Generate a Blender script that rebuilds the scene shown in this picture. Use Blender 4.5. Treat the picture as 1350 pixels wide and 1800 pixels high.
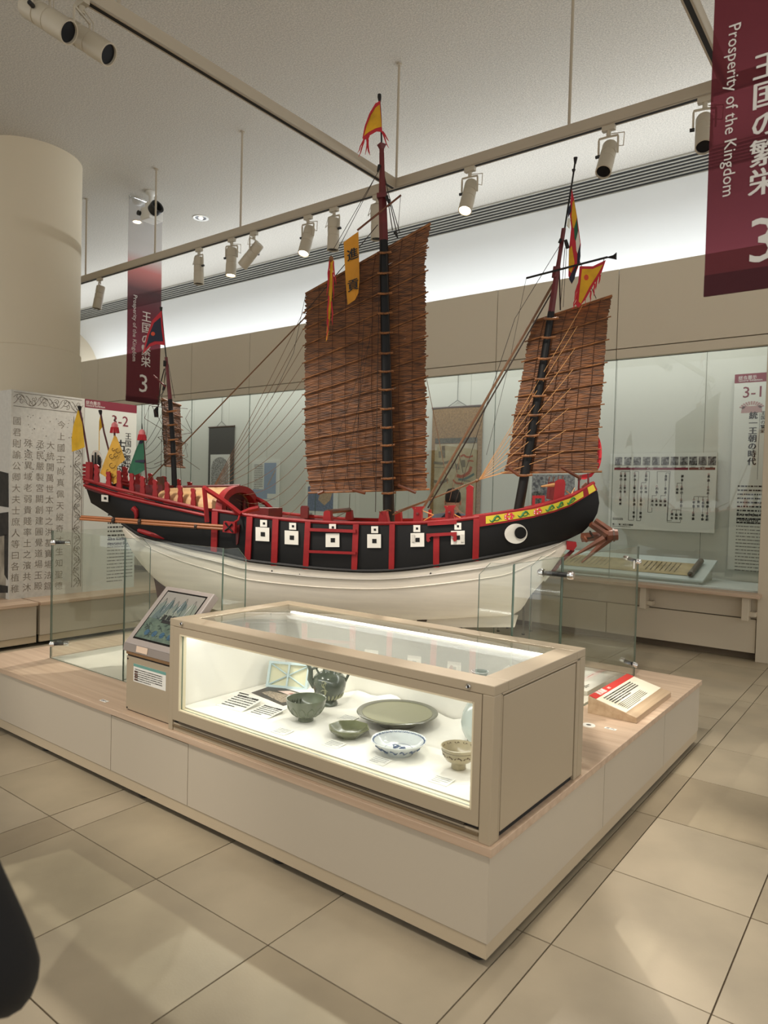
import bpy, bmesh, math, random
import numpy as np
from mathutils import Vector, Matrix
random.seed(7)
for o in list(bpy.data.objects): bpy.data.objects.remove(o)
sc = bpy.context.scene
COL = sc.collection
V = Vector
# ------------------------------------------------------------------ camera
F = 1232.99
YAW, PITCH, ROLL = (math.radians(a) for a in (37.2409, -1.5671, 1.4970))
CAM = np.array([0, 0, 1.5])
_f = np.array([-math.sin(YAW), math.cos(YAW), 0]); _r = np.array([math.cos(YAW), math.sin(YAW), 0]); _u = np.array([0, 0, 1.])
_f2 = _f*math.cos(PITCH) + _u*math.sin(PITCH); _u2 = _u*math.cos(PITCH) - _f*math.sin(PITCH)
_r3 = _r*math.cos(ROLL) + _u2*math.sin(ROLL); _u3 = _u2*math.cos(ROLL) - _r*math.sin(ROLL)
cd = bpy.data.cameras.new('camera'); cam = bpy.data.objects.new('camera', cd); COL.objects.link(cam)
cam.matrix_world = Matrix(((_r3[0], _u3[0], -_f2[0], 0), (_r3[1], _u3[1], -_f2[1], 0), (_r3[2], _u3[2], -_f2[2], 1.5), (0, 0, 0, 1)))
cd.sensor_fit = 'VERTICAL'; cd.sensor_height = 36; cd.lens = F/1800*36; cd.clip_start = .05; cd.clip_end = 100
cd.dof.use_dof = True; cd.dof.focus_distance = 4.0; cd.dof.aperture_fstop = 4.0
sc.camera = cam
# ------------------------------------------------------------------ exposure, world, room light
sc.view_settings.view_transform = 'Standard'; sc.view_settings.look = 'None'; sc.view_settings.gamma = 1
sc.view_settings.use_curve_mapping = False
sc.view_settings.exposure = 0.36
wd = bpy.data.worlds.new('world'); sc.world = wd; wd.use_nodes = True
bg = wd.node_tree.nodes['Background']; bg.inputs[0].default_value = (1, .985, .95, 1); bg.inputs[1].default_value = .85
sc.cycles.max_bounces = 8; sc.cycles.diffuse_bounces = 4; sc.cycles.glossy_bounces = 4; sc.cycles.transparent_max_bounces = 32
sc.cycles.transmission_bounces = 4; sc.cycles.caustics_reflective = False; sc.cycles.caustics_refractive = False
sc.cycles.sample_clamp_indirect = 4; sc.cycles.use_denoising = True
def light(kind, loc, target, energy, color=(1, 1, 1), **kw):
    d = bpy.data.lights.new('lamp_light', kind); d.energy = energy; d.color = color
    for k, v in kw.items(): setattr(d, k, v)
    o = bpy.data.objects.new('lamp_light', d); COL.objects.link(o); o.location = loc
    o.rotation_euler = (V(target)-V(loc)).to_track_quat('-Z', 'Y').to_euler()
    return o
WARM = (1, .92, .81); COOL = (.88, .94, 1.0)
CEIL = 5.2
def strip(loc, target, sx, sy, e, col):
    return light('AREA', loc, target, e, col, shape='RECTANGLE', size=sx, size_y=sy)
# cove strip on the roof of the wall showcase, showcase lighting rail
strip((-6, 8.9, 4.0), (-6, 9.5, 4.25), 22, .12, 140, COOL)
strip((-6, 7.62, 3.93), (-6, 6.4, 5.2), 22, .1, 190, COOL)
strip((-6, 7.62, 3.5), (-6, 8.15, 1.2), 16, .1, 92, (1, 1, .96))
# ceiling downlights of the hall: unseen bare lights added to light the floor
for x, y, e in ((-1.5, -.6, 60), (1.2, 2.0, 55), (-4.5, .2, 60), (.4, 5.2, 45), (-7.2, 1.2, 45)):
    light('SPOT', (x, y, CEIL-.03), (x, y, 0), e*1.0, WARM, spot_size=math.radians(105), spot_blend=.8, shadow_soft_size=.08)

# ------------------------------------------------------------------ measuring (photo pixel -> point on a real plane)
def ray(x, y): return _r3*(x-675)/F - _u3*(y-900)/F + _f2
def atX(x, y, X): d = ray(x, y); return V(CAM + d*(X/d[0]))
def atY(x, y, Y): d = ray(x, y); return V(CAM + d*(Y/d[1]))
def atZ(x, y, Z): d = ray(x, y); return V(CAM + d*((Z-1.5)/d[2]))
# ------------------------------------------------------------------ materials
MATS = {}
def lin(c):
    c = [v/255 for v in c[:3]]
    return tuple(v/12.92 if v <= .04045 else ((v+.055)/1.055)**2.4 for v in c) + (1,)
def mat(name, col, rough=.5, metal=0., var=0., vscale=6., vstretch=(1, 1, 1), col2=None, bump=0., bscale=80., spec=.5, emit=None, es=1., coat=0., detail=4.):
    if name in MATS: return MATS[name]
    m = bpy.data.materials.new(name); m.use_nodes = True; nt = m.node_tree; b = nt.nodes['Principled BSDF']
    b.inputs['Base Color'].default_value = lin(col); b.inputs['Roughness'].default_value = rough
    b.inputs['Metallic'].default_value = metal; b.inputs['Specular IOR Level'].default_value = spec
    b.inputs['Coat Weight'].default_value = coat
    if var or bump:
        tc = nt.nodes.new('ShaderNodeTexCoord'); mp = nt.nodes.new('ShaderNodeMapping'); mp.inputs['Scale'].default_value = vstretch
        nt.links.new(tc.outputs['Object'], mp.inputs[0])
    if var:
        n = nt.nodes.new('ShaderNodeTexNoise'); n.inputs['Scale'].default_value = vscale; n.inputs['Detail'].default_value = detail
        nt.links.new(mp.outputs[0], n.inputs[0])
        r = nt.nodes.new('ShaderNodeValToRGB'); c2 = col2 or tuple(v*(1-var) for v in col)
        r.color_ramp.elements[0].position = .35; r.color_ramp.elements[1].position = .65
        r.color_ramp.elements[0].color = lin(c2); r.color_ramp.elements[1].color = lin(col)
        nt.links.new(n.outputs[0], r.inputs[0]); nt.links.new(r.outputs[0], b.inputs['Base Color'])
    if bump:
        n2 = nt.nodes.new('ShaderNodeTexNoise'); n2.inputs['Scale'].default_value = bscale; n2.inputs['Detail'].default_value = 3
        nt.links.new(mp.outputs[0], n2.inputs[0])
        bm_ = nt.nodes.new('ShaderNodeBump'); bm_.inputs['Strength'].default_value = bump; bm_.inputs['Distance'].default_value = .01
        nt.links.new(n2.outputs[0], bm_.inputs['Height']); nt.links.new(bm_.outputs[0], b.inputs['Normal'])
    if emit:
        b.inputs['Emission Color'].default_value = lin(emit); b.inputs['Emission Strength'].default_value = es
    MATS[name] = m
    return m
def glassmat(name, tint, refl=1.0, ior=1.45):
    m = bpy.data.materials.new(name); m.use_nodes = True; nt = m.node_tree; nt.nodes.clear()
    o = nt.nodes.new('ShaderNodeOutputMaterial'); t = nt.nodes.new('ShaderNodeBsdfTransparent'); g = nt.nodes.new('ShaderNodeBsdfGlossy')
    mx = nt.nodes.new('ShaderNodeMixShader'); ge = nt.nodes.new('ShaderNodeNewGeometry'); dt = nt.nodes.new('ShaderNodeVectorMath'); dt.operation = 'DOT_PRODUCT'
    t.inputs[0].default_value = tint + (1,); g.inputs['Roughness'].default_value = 0
    def M(op, a, b=None):
        n = nt.nodes.new('ShaderNodeMath'); n.operation = op
        for i, v in enumerate((a, b)):
            if v is None: continue
            if isinstance(v, (int, float)): n.inputs[i].default_value = v
            else: nt.links.new(v, n.inputs[i])
        return n.outputs[0]
    nt.links.new(ge.outputs['Incoming'], dt.inputs[0]); nt.links.new(ge.outputs['Normal'], dt.inputs[1])
    fr = M('ADD', M('MULTIPLY', M('POWER', M('SUBTRACT', 1.0, M('ABSOLUTE', dt.outputs['Value'])), 5.0), .96), .04)   # Schlick reflectance
    nt.links.new(M('MULTIPLY', fr, refl), mx.inputs[0]); nt.links.new(t.outputs[0], mx.inputs[1]); nt.links.new(g.outputs[0], mx.inputs[2])
    nt.links.new(mx.outputs[0], o.inputs[0]); MATS[name] = m
    return m
def filmmat(name, col, alpha, top=None, z0=0, z1=1):
    """printed translucent film; clears towards its top"""
    m = bpy.data.materials.new(name); m.use_nodes = True; nt = m.node_tree; nt.nodes.clear()
    o = nt.nodes.new('ShaderNodeOutputMaterial'); t = nt.nodes.new('ShaderNodeBsdfTransparent'); d = nt.nodes.new('ShaderNodeBsdfPrincipled')
    tr = nt.nodes.new('ShaderNodeBsdfTranslucent'); m1 = nt.nodes.new('ShaderNodeMixShader'); mx = nt.nodes.new('ShaderNodeMixShader')
    d.inputs['Roughness'].default_value = .45
    tc = nt.nodes.new('ShaderNodeTexCoord'); sp = nt.nodes.new('ShaderNodeSeparateXYZ'); mr = nt.nodes.new('ShaderNodeMapRange')
    nt.links.new(tc.outputs['Object'], sp.inputs[0]); nt.links.new(sp.outputs['Z'], mr.inputs[0]); mr.inputs[1].default_value = z0; mr.inputs[2].default_value = z1
    r = nt.nodes.new('ShaderNodeValToRGB'); e = r.color_ramp.elements
    e[0].position = 0; e[0].color = lin(col)
    e[1].position = 1; e[1].color = lin((215, 215, 215))
    for p, c in ((.45, col), (.56, (92, 62, 66)), (.66, (190, 110, 108)), (.74, (205, 200, 200))):
        k = e.new(p); k.color = lin(c)
    nt.links.new(mr.outputs[0], r.inputs[0]); nt.links.new(r.outputs[0], d.inputs['Base Color']); nt.links.new(r.outputs[0], tr.inputs[0])
    a = nt.nodes.new('ShaderNodeValToRGB'); ae = a.color_ramp.elements
    ae[0].position = .5; ae[0].color = (alpha,)*3 + (1,); ae[1].position = .8; ae[1].color = (.3,)*3 + (1,)
    nt.links.new(mr.outputs[0], a.inputs[0])
    m1.inputs[0].default_value = .35; nt.links.new(d.outputs[0], m1.inputs[1]); nt.links.new(tr.outputs[0], m1.inputs[2])
    gm = nt.nodes.new('ShaderNodeGamma'); gm.inputs[1].default_value = .7; nt.links.new(r.outputs[0], gm.inputs[0]); nt.links.new(gm.outputs[0], t.inputs[0])
    nt.links.new(a.outputs[0], mx.inputs[0]); nt.links.new(t.outputs[0], mx.inputs[1]); nt.links.new(m1.outputs[0], mx.inputs[2])
    nt.links.new(mx.outputs[0], o.inputs[0]); MATS[name] = m
    return m
def wood(name, col, col2, axis=0, rough=.45):
    st = [30, 30, 30]; st[axis] = 1.2
    return mat(name, col, rough, var=.2, vscale=1., vstretch=st, col2=col2, detail=6)
# ------------------------------------------------------------------ mesh builder
class MB:
    def __init__(s): s.v = []; s.f = []; s.mi = []
    def add(s, vs, fs, mi=0):
        n = len(s.v); s.v += [tuple(p) for p in vs]; s.f += [tuple(i+n for i in f) for f in fs]; s.mi += [mi]*len(fs); return s
    def box(s, a, b, mi=0):
        x0, y0, z0 = a; x1, y1, z1 = b
        return s.add([(x0, y0, z0), (x1, y0, z0), (x1, y1, z0), (x0, y1, z0), (x0, y0, z1), (x1, y0, z1), (x1, y1, z1), (x0, y1, z1)],
                     [(3, 2, 1, 0), (4, 5, 6, 7), (0, 1, 5, 4), (1, 2, 6, 5), (2, 3, 7, 6), (3, 0, 4, 7)], mi)
    def hexa(s, q0, q1, mi=0):
        """two quads, bottom and top, same winding"""
        return s.add(list(q0)+list(q1), [(3, 2, 1, 0), (4, 5, 6, 7), (0, 1, 5, 4), (1, 2, 6, 5), (2, 3, 7, 6), (3, 0, 4, 7)], mi)
    def prism(s, poly, d, mi=0):
        n = len(poly); d = V(d); a = [V(p) for p in poly]
        return s.add(a+[p+d for p in a], [tuple(range(n))[::-1], tuple(range(n, 2*n))]+[(i, (i+1) % n, n+(i+1) % n, n+i) for i in range(n)], mi)
    def tube(s, path, r, n=6, mi=0, caps=True, flat=1.0):
        P = [V(p) for p in path]; R = r if isinstance(r, (list, tuple)) else [r]*len(P); rings = []; up = None
        for i, p in enumerate(P):
            t = (P[min(i+1, len(P)-1)]-P[max(i-1, 0)])
            if t.length < 1e-9: t = V((0, 0, 1))
            t.normalize()
            if up is None: up = V((0, 0, 1)) if abs(t.z) < .9 else V((1, 0, 0))
            a = t.cross(up)
            if a.length < 1e-4: a = t.cross(V((0, 1, 0)))
            a.normalize(); b = a.cross(t).normalized(); up = b
            rings.append([p + a*(R[i]*math.cos(2*math.pi*k/n))*flat + b*(R[i]*math.sin(2*math.pi*k/n)) for k in range(n)])
        vs = [q for ring in rings for q in ring]; fs = []
        for i in range(len(P)-1):
            for k in range(n): fs.append((i*n+k, i*n+(k+1) % n, (i+1)*n+(k+1) % n, (i+1)*n+k))
        if caps: fs += [tuple(range(n))[::-1], tuple(range((len(P)-1)*n, len(P)*n))]
        return s.add(vs, fs, mi)
    def lathe(s, prof, n=32, c=(0, 0, 0), axis=2, mi=0, sq=None, closed=False):
        """profile of (radius, height)"""
        vs = []; fs = []
        for (r, h) in prof:
            for k in range(n):
                a = 2*math.pi*k/n; rr = r*(sq(a) if sq else 1)
                p = [rr*math.cos(a), rr*math.sin(a), h]
                if axis == 0: p = [h, p[0], p[1]]
                if axis == 1: p = [p[1], h, p[0]]
                vs.append((p[0]+c[0], p[1]+c[1], p[2]+c[2]))
        m = len(prof)
        for i in range(m-1):
            for k in range(n): fs.append((i*n+k, i*n+(k+1) % n, (i+1)*n+(k+1) % n, (i+1)*n+k))
        if prof[0][0] > 1e-6 and not closed: fs.append(tuple(range(n))[::-1])
        if prof[-1][0] > 1e-6 and not closed: fs.append(tuple(range((m-1)*n, m*n)))
        return s.add(vs, fs, mi)
    def grid(s, rows, mi=0, flip=False):
        m = len(rows[0]); n0 = len(rows)
        fs = []
        for i in range(n0-1):
            for k in range(m-1):
                q = (i*m+k, i*m+k+1, (i+1)*m+k+1, (i+1)*m+k); fs.append(q[::-1] if flip else q)
        return s.add([p for r in rows for p in r], fs, mi)
    def xf(s, M):
        s.v = [tuple(M @ V(p)) for p in s.v]; return s
    def slab(s, rows, off, mi=0):
        """closed sheet: grid plus the same grid moved by off(vector)"""
        m = len(rows[0]); n0 = len(rows); off = V(off)
        s.grid(rows, mi); s.grid([[V(p)+off for p in r] for r in rows], mi, True)
        A = [V(p) for p in rows[0]]+[V(r[-1]) for r in rows[1:]]+[V(p) for p in rows[-1][::-1][1:]]+[V(r[0]) for r in rows[::-1][1:-1]]
        for i in range(len(A)):
            a, b = A[i], A[(i+1) % len(A)]; s.add([a, b, b+off, a+off], [(0, 1, 2, 3)], mi)
        return s
def mesh_of(mb, mats, smooth=False, name='m'):
    me = bpy.data.meshes.new(name); me.from_pydata(mb.v, [], mb.f)
    for m in (mats if isinstance(mats, (list, tuple)) else [mats]): me.materials.append(m)
    if any(mb.mi): me.polygons.foreach_set('material_index', mb.mi)
    bm = bmesh.new(); bm.from_mesh(me); bmesh.ops.recalc_face_normals(bm, faces=bm.faces); bm.to_mesh(me); bm.free()
    if smooth:
        me.polygons.foreach_set('use_smooth', [True]*len(me.polygons))
        try: me.set_sharp_from_angle(angle=math.radians(smooth if isinstance(smooth, (int, float)) and smooth is not True else 40))
        except Exception: pass
    me.update(); return me
def obj(name, mb, m, parent=None, smooth=False, bevel=0, label=None, stuff=False):
    me = mesh_of(mb, m, smooth, name) if isinstance(mb, MB) else mb
    o = bpy.data.objects.new(name, me); COL.objects.link(o)
    if parent: o.parent = parent
    if bevel:
        b = o.modifiers.new('bevel', 'BEVEL'); b.width = bevel; b.segments = 2; b.limit_method = 'ANGLE'; b.angle_limit = math.radians(50)
    if label: o['label'] = label
    if stuff: o['kind'] = 'stuff'
    return o
def tag(o, label, cat, group=None, kind=None):
    o['label'] = label
    if kind: o['kind'] = kind
    if cat: o['category'] = cat
    if group: o['group'] = group
    return o
def thing(name, label, cat, loc=(0, 0, 0), rz=0, group=None):
    o = bpy.data.objects.new(name, None); COL.objects.link(o); o.location = loc; o.rotation_euler = (0, 0, rz); o.empty_display_size = .1
    return tag(o, label, cat, group)
def struct(name, mb, m, **k):
    o = obj(name, mb, m, **k); o['kind'] = 'structure'; return o
def B(a, b): return MB().box(a, b)
def share(o, parent, loc=None, rot=None):
    c = o.copy(); COL.objects.link(c); c.parent = parent
    if loc is not None: c.location = loc
    if rot is not None: c.rotation_euler = rot
    return c
TEXTS = []
def text(body, size, m, parent, org, xd=(1, 0, 0), yd=(0, 0, 1), align='CENTER', vert=False, bold=0., sp=1.0, sx=1., name='lettering', label=None, res=2):
    """flat print: stands .6 mm proud of its board; sp = pitch of a vertical column in letter sizes"""
    if vert:
        for i, ch in enumerate(body): text(ch, size, m, parent, V(org)+V(yd).normalized()*(size*sp*((len(body)-1)/2-i)), xd, yd, bold=bold, sx=sx, name=name, res=res)
        return
    if '\n' in body:
        L = body.split('\n')
        for i, ln in enumerate(L): text(ln, size, m, parent, V(org)+V(yd).normalized()*(size*1.05*((len(L)-1)/2-i)), xd, yd, align, bold=bold, sx=sx, name=name, res=res)
        return
    if bold:   # heavier weight: the same letters printed again a hair to the side
        for k_, (dx_, dy_) in enumerate(((1, 0), (.5, .6))): text(body, size, m, parent, V(org)+V(xd).normalized()*bold*2*dx_+V(yd).normalized()*bold*dy_+V(xd).cross(V(yd)).normalized()*.0001*(k_+1), xd, yd, align, sx=sx, name=name, res=res)
    c = bpy.data.curves.new(name, 'FONT'); c.body = '\n'.join(body) if vert else body; c.size = size; c.align_x = align; c.align_y = 'CENTER'
    c.resolution_u = res; c.space_line = sp; c.extrude = .0003
    o = bpy.data.objects.new(name+'_curve', c); COL.objects.link(o)
    X = V(xd).normalized(); Y = V(yd).normalized(); Z = X.cross(Y); X = X*sx; g = V(org)+Z*.0009
    M = Matrix(((X.x, Y.x, Z.x, g.x), (X.y, Y.y, Z.y, g.y), (X.z, Y.z, Z.z, g.z), (0, 0, 0, 1)))
    TEXTS.append((o, M, m, parent, name, label))
def print_lines(parent, org, xd, yd, w, n, pitch, h, m, seed=1, gap=.25, last=.6, name='small_print', word=1.6):
    """rows of tiny illegible characters as separate flecks of ink"""
    rnd = random.Random(seed); X = V(xd).normalized(); Y = V(yd).normalized(); Z = X.cross(Y); mb = MB()
    for i in range(n):
        x = 0; lim = w*(last if i == n-1 else 1)
        while x < lim:
            ww = h*rnd.uniform(.6, word*1.4); ww = min(ww, lim-x)
            o = V(org)+X*x-Y*(i*pitch)+Z*.0009
            mb.add([o, o+X*ww, o+X*ww+Y*h, o+Y*h], [(0, 1, 2, 3)]); x += ww+h*rnd.uniform(.15, gap*2)
    return obj(name, mb, m, parent)
def flat(parent, name, org, xd, yd, w, h, m, off=.0006, label=None):
    X = V(xd).normalized(); Y = V(yd).normalized(); Z = X.cross(Y); o = V(org)+Z*off
    return obj(name, MB().hexa([o-Z*off*.9, o-Z*off*.9+X*w, o-Z*off*.9+X*w+Y*h, o-Z*off*.9+Y*h], [o, o+X*w, o+X*w+Y*h, o+Y*h]), m, parent, label=label)
def pane(mb, a, b):
    """glass slab: thinnest axis carries glass faces, the rim is edge material (index 1)"""
    x0, y0, z0 = a; x1, y1, z1 = b
    d = [x1-x0, y1-y0, z1-z0]; t = d.index(min(d))
    k = len(mb.f); mb.box(a, b)
    for i in range(k, k+6):
        vs = [mb.v[j] for j in mb.f[i]]
        if max(v[t] for v in vs)-min(v[t] for v in vs) > 1e-9: mb.mi[i] = 1
    return mb
# palette
GLASS = glassmat('clear_glass', (.955, .975, .96)); GLASSW = glassmat('case_glass', (.945, .96, .945)); GEDGE = mat('glass_edge', (96, 116, 103), .15)
INK = mat('black_ink', (25, 24, 24), .7); MAROON = mat('maroon_print', (120, 28, 48), .6); WHITEINK = mat('white_ink', (225, 222, 215), .6)
BEIGE = mat('beige_wall_panel', (206, 194, 172), .6, bump=.03, bscale=400)
PANEL = mat('plinth_laminate', (189, 178, 160), .5, bump=.02, bscale=500)
BASE = mat('plinth_base_strip', (188, 172, 146), .5)
MAPLE = wood('maple_top', (200, 176, 152), (184, 158, 134), 0); MAPLEY = wood('maple_top_y', (200, 176, 152), (184, 158, 134), 1)
CHAMP = mat('champagne_metal', (178, 163, 139), .38, metal=.15, bump=.015, bscale=900)
CHROME = mat('chrome', (225, 225, 225), .12, metal=1.); STEEL = mat('brushed_steel', (170, 168, 162), .3, metal=1.)
DARK = mat('dark_recess', (28, 25, 22), .8); BLACKP = mat('black_plastic', (22, 22, 23), .45)
PAPER = mat('white_card', (236, 234, 226), .7); BOARDW = mat('white_board', (214, 216, 208), .55)
# ================================================================== ROOM
CEILM = mat('ceiling_plaster', (214, 208, 196), .9, var=.14, vscale=75, bump=.55, bscale=160)
ceiling = struct('ceiling', B((-16, -5, CEIL), (6, 8.45, CEIL+.1)), CEILM)
TILE = [mat('limestone_%d' % i, c, .42, var=.1, vscale=2.2, bump=.04, bscale=120, spec=.4) for i, c in enumerate(((177, 164, 141), (173, 160, 136), (181, 168, 145), (168, 154, 130)))]
GROUT = mat('grout', (98, 84, 66), .9)
floor = struct('floor', B((-16, -5, -.1), (6, 9.5, -.006)), GROUT)
xl = [-.425, -.925, -1.03, -1.65, -2.265, -2.87, -3.07]
while xl[-1] > -11: xl.append(xl[-1]-.607)
xl = [.19, .80, 1.4][::-1] + xl
yl = [1.6-.605*3 + .605*i for i in range(14)]
tiles = []
for i in range(len(xl)-1):
    for j in range(len(yl)-1):
        x1, x0 = xl[i], xl[i+1]; y0, y1 = yl[j], yl[j+1]
        tiles.append((((x0+x1)/2)**2+((y0+y1)/2-1)**2, x0, x1, y0, y1))
tiles.sort(); cache = {}; rest = MB()
for k, (d, x0, x1, y0, y1) in enumerate(tiles):
    g = .0025
    if -4.6 < x0 and x1 < -1.1 and y0 > 2.0 and y1 < 4.55: continue
    if k > 330: rest.box((x0+g, y0+g, -.02), (x1-g, y1-g, 0)); continue
    w, h = round(x1-x0, 3), round(y1-y0, 3); mi = random.choice((0, 0, 1, 2, 2, 3)); key = (w, h, mi)
    if key not in cache:
        cache[key] = mesh_of(B((-w/2+g, -h/2+g, -.02), (w/2-g, h/2-g, 0)), TILE[mi], name='floor_tile')
    o = bpy.data.objects.new('floor_tile', cache[key]); COL.objects.link(o); o.parent = floor
    o.location = ((x0+x1)/2, (y0+y1)/2, random.uniform(-.0008, .0008))
rest.box((-16, -5, -.02), (xl[-1], 9.5, 0)); rest.box((xl[0], -5, -.02), (6, 9.5, 0)); rest.box((xl[-1], -5, -.02), (xl[0], yl[0]-.003, 0)); rest.box((xl[-1], yl[-1]+.003, -.02), (xl[0], 9.5, 0))
obj('distant_floor_tiles', rest, TILE[0], floor, stuff=True)
# back of the cove: ceiling bends down into the wall
prof = [(8.45, CEIL)] + [(8.45+.95*math.sin(a), CEIL-.95+.95*math.cos(a)) for a in [math.pi/2*k/12 for k in range(1, 13)]] + [(9.4, 3.7)]
mb = MB(); mb.grid([[(-16, y, z), (6, y, z)] for y, z in prof]); mb.grid([[(-16, y+.06, z+.06), (6, y+.06, z+.06)] for y, z in prof])
COVEM = mat('cove_plaster', (222, 221, 216), .9, bump=.1, bscale=150)
struct('wall_back', mb, COVEM, smooth=True)
struct('wall_left', B((-16.1, -5, 0), (-16, 9.4, CEIL)), BEIGE)
# fascia panels above the wall showcase
fascia = struct('trim_1', B((-16, 7.46, 2.98), (6, 7.5, 3.88)), DARK)
xj = -2.595
while xj > -14: xj -= 1.43
while xj < 5.5:
    a, b = xj+.004, xj+1.43-.004
    obj('fascia_panel', B((a, 7.40, 3.085), (b, 7.46, 3.92)), BEIGE, fascia); obj('fascia_strip', B((a, 7.40, 2.98), (b, 7.46, 3.075)), BEIGE, fascia); xj += 1.43
struct('trim_2', B((-16, 7.5, 3.62), (6, 9.4, 3.68)), mat('case_roof', (120, 112, 100), .9))
# pillar at the right of the showcase
struct('trim_3', B((-1.165, 7.36, 0), (.6, 7.9, 2.98)), BEIGE, bevel=.004)
# round column
d = 9.1; ang = YAW + math.radians(27.0)
cx, cy = -d*math.sin(ang), d*math.cos(ang)
COLM = mat('column_plaster', (212, 199, 174), .7, bump=.04, bscale=200)
o = struct('column', MB().lathe([(.555, 0), (.555, 3.0), (.54, 3.01), (.54, CEIL)], 64, (cx, cy, 0)), COLM, smooth=True)
o['label'] = 'round cream column standing behind the inscription wall'

# ------------------------------------------------------------------ ceiling slot grille
g = thing('ceiling_grille', 'long linear air grille of dark slots set in the ceiling near the cove', 'air grille', (-6, 8.18, CEIL-.005))
SLAT = mat('grille_slat', (176, 172, 160), .45); SLOT = mat('grille_slot', (18, 19, 17), .8)
obj('slot_backing', B((-10, -.25, -.004), (12, .25, -.001)), SLOT, g)
obj('grille_frame', MB().box((-10, -.262, -.015), (12, -.245, 0)).box((-10, .245, -.015), (12, .262, 0)), SLAT, g)
ref = None
for k in range(5):
    y = -.245+.49*(k+1)/6
    if ref is None: ref = obj('slat', B((-10, -.011, -.013), (12, .011, -.004)), SLAT, g); ref.location = (0, y, 0)
    else: share(ref, g, (0, y, 0))
# ------------------------------------------------------------------ lighting tracks and spotlights
TRK = mat('track_paint', (178, 166, 146), .5); LAMPM = mat('lamp_paint', (186, 176, 156), .45); LENSD = mat('lamp_reflector', (30, 30, 36), .25, metal=.6)
LIT = mat('lit_lens', (255, 240, 215), .3, emit=(255, 236, 205), es=7)
TZ = 4.13; TY = 4.92
def track(x0, y0, x1, y1, label, rods):
    t = thing('lighting_track', label, 'light track', (x0, y0, TZ), 0, 'suspended lighting tracks')
    L = V((x1-x0, y1-y0, 0)); n = V((-L.y, L.x, 0)).normalized()*.026; h = .085
    def bar(a, b, w0, w1): return MB().hexa([(n*w0)+V((0, 0, a)), n*w0+L+V((0, 0, a)), n*w1+L+V((0, 0, a)), n*w1+V((0, 0, a))], [(n*w0)+V((0, 0, b)), n*w0+L+V((0, 0, b)), n*w1+L+V((0, 0, b)), n*w1+V((0, 0, b))])
    obj('track_body', bar(.004, h, -1, 1), TRK, t); obj('track_slot', bar(0, .004, -.55, .55), DARK, t)
    obj('track_edge', MB().add(bar(0, .006, -1, -.55).v, bar(0, .006, -1, -.55).f).add(bar(0, .006, .55, 1).v, bar(0, .006, .55, 1).f), TRK, t)
    for f_ in rods:
        p = L*f_; r_ = obj('suspension_rod', MB().tube([p+V((0, 0, h)), p+V((0, 0, CEIL-TZ))], .011, 10), TRK, t, smooth=True)
        obj('rod_cap', MB().lathe([(.025, CEIL-TZ-.012), (.025, CEIL-TZ)], 14, (p.x, p.y, 0)), TRK, r_)
    return t
S_ = 3.7/2.81
def fx(x): return (x+12)/(13.5)
track(-12, TY, 1.5, TY, 'long beige lighting track running parallel to the back wall', [fx(x*S_) for x in (-6.612, -5.468, -4.338, -2.811, -1.62, -.5)])
track(-3.71, -2, -3.71, TY-.03, 'beige lighting track crossing the ceiling to the upper left corner', [.1, .35, .62])
track(-1.067, -2, -1.067, TY-.03, 'short view of beige lighting track beside the large maroon banner', [.2, .6])
def aim(d):
    return V(d).normalized().to_track_quat('-Z', 'Y').to_euler()
def spot(px, py, tilt, label, lit=False, energy=0, target=None, trk=None, k=.86, extra=0):
    """px,py: where it clips to the track; tilt: direction the barrel points"""
    P = trk if trk else atZ(px, py, TZ); P = V((P.x, TY, TZ)) if not trk else V(P)
    t = thing('track_spotlight', label, 'spotlight', P, 0, 'track spotlights')
    obj('adapter', MB().box((-.045, -.018, -.035), (.045, .018, 0)).tube([(0, 0, -.035), (0, 0, -.075)], .016, 10), LAMPM, t, smooth=True)
    d = V(tilt).normalized(); side = d.cross(V((0, 0, 1)))
    if side.length < .05: side = V((1, 0, 0))
    side.normalize(); c = V((0, 0, -.20))
    yk = MB(); w = .078*k
    yk.tube([(0, 0, -.075), side*w*.98+V((0, 0, -.078)), side*w+V((0, 0, -.09)), c+side*w], .0075, 6); yk.tube([(0, 0, -.075), -side*w*.98+V((0, 0, -.078)), -side*w+V((0, 0, -.09)), c-side*w], .0075, 6)
    obj('yoke', yk, LAMPM, t)
    q = d.to_track_quat('-Z', 'Y').to_matrix().to_4x4(); M = Matrix.Translation(c) @ q
    r = .062*k; L0, L1 = .10, -.19
    obj('barrel', MB().lathe([(0, L0), (r*.92, L0), (r, L0-.012), (r, .012), (r*.93, .01), (r*.93, .002), (r, 0), (r, -.055), (r*.95, -.057), (r*.95, -.063), (r*1.03, -.065), (r*1.03, L1), (r*.9, L1), (r*.86, L1+.03), (0, L1+.032)], 24).xf(M), LAMPM, t, smooth=True)
    obj('lens', MB().lathe([(0, L1+.028), (r*.88, L1+.028), (r*.9, L1+.012), (r*.8, L1+.02), (0, L1+.034)][:3], 20).xf(M), LIT if lit else LENSD, t)
    obj('locking_screw', MB().tube([c+side*(w+.02), c+side*(w-.01)], .012, 8), BLACKP, t)
    obj('cable', MB().tube([V((.02, 0, -.06)), V((.02, 0, -.07))-side*.09, c-side*.105+V((0, 0, .04)), c+d*-.09-side*.03], .004, 5), LAMPM, t)
    if energy: light('SPOT', P+c+d*.2, target, energy, WARM, spot_size=math.radians(extra or 38), spot_blend=.6, shadow_soft_size=.04)
    return t
SHIPC = (-2.7, 3.35, 1.4)
spot(176, 489, (-.10, -.12, -1), 'leftmost spotlight on the long track, next to the column')
spot(351, 437, (.03, .0, -1), 'spotlight pointing straight down left of a pair on the long track')
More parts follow.
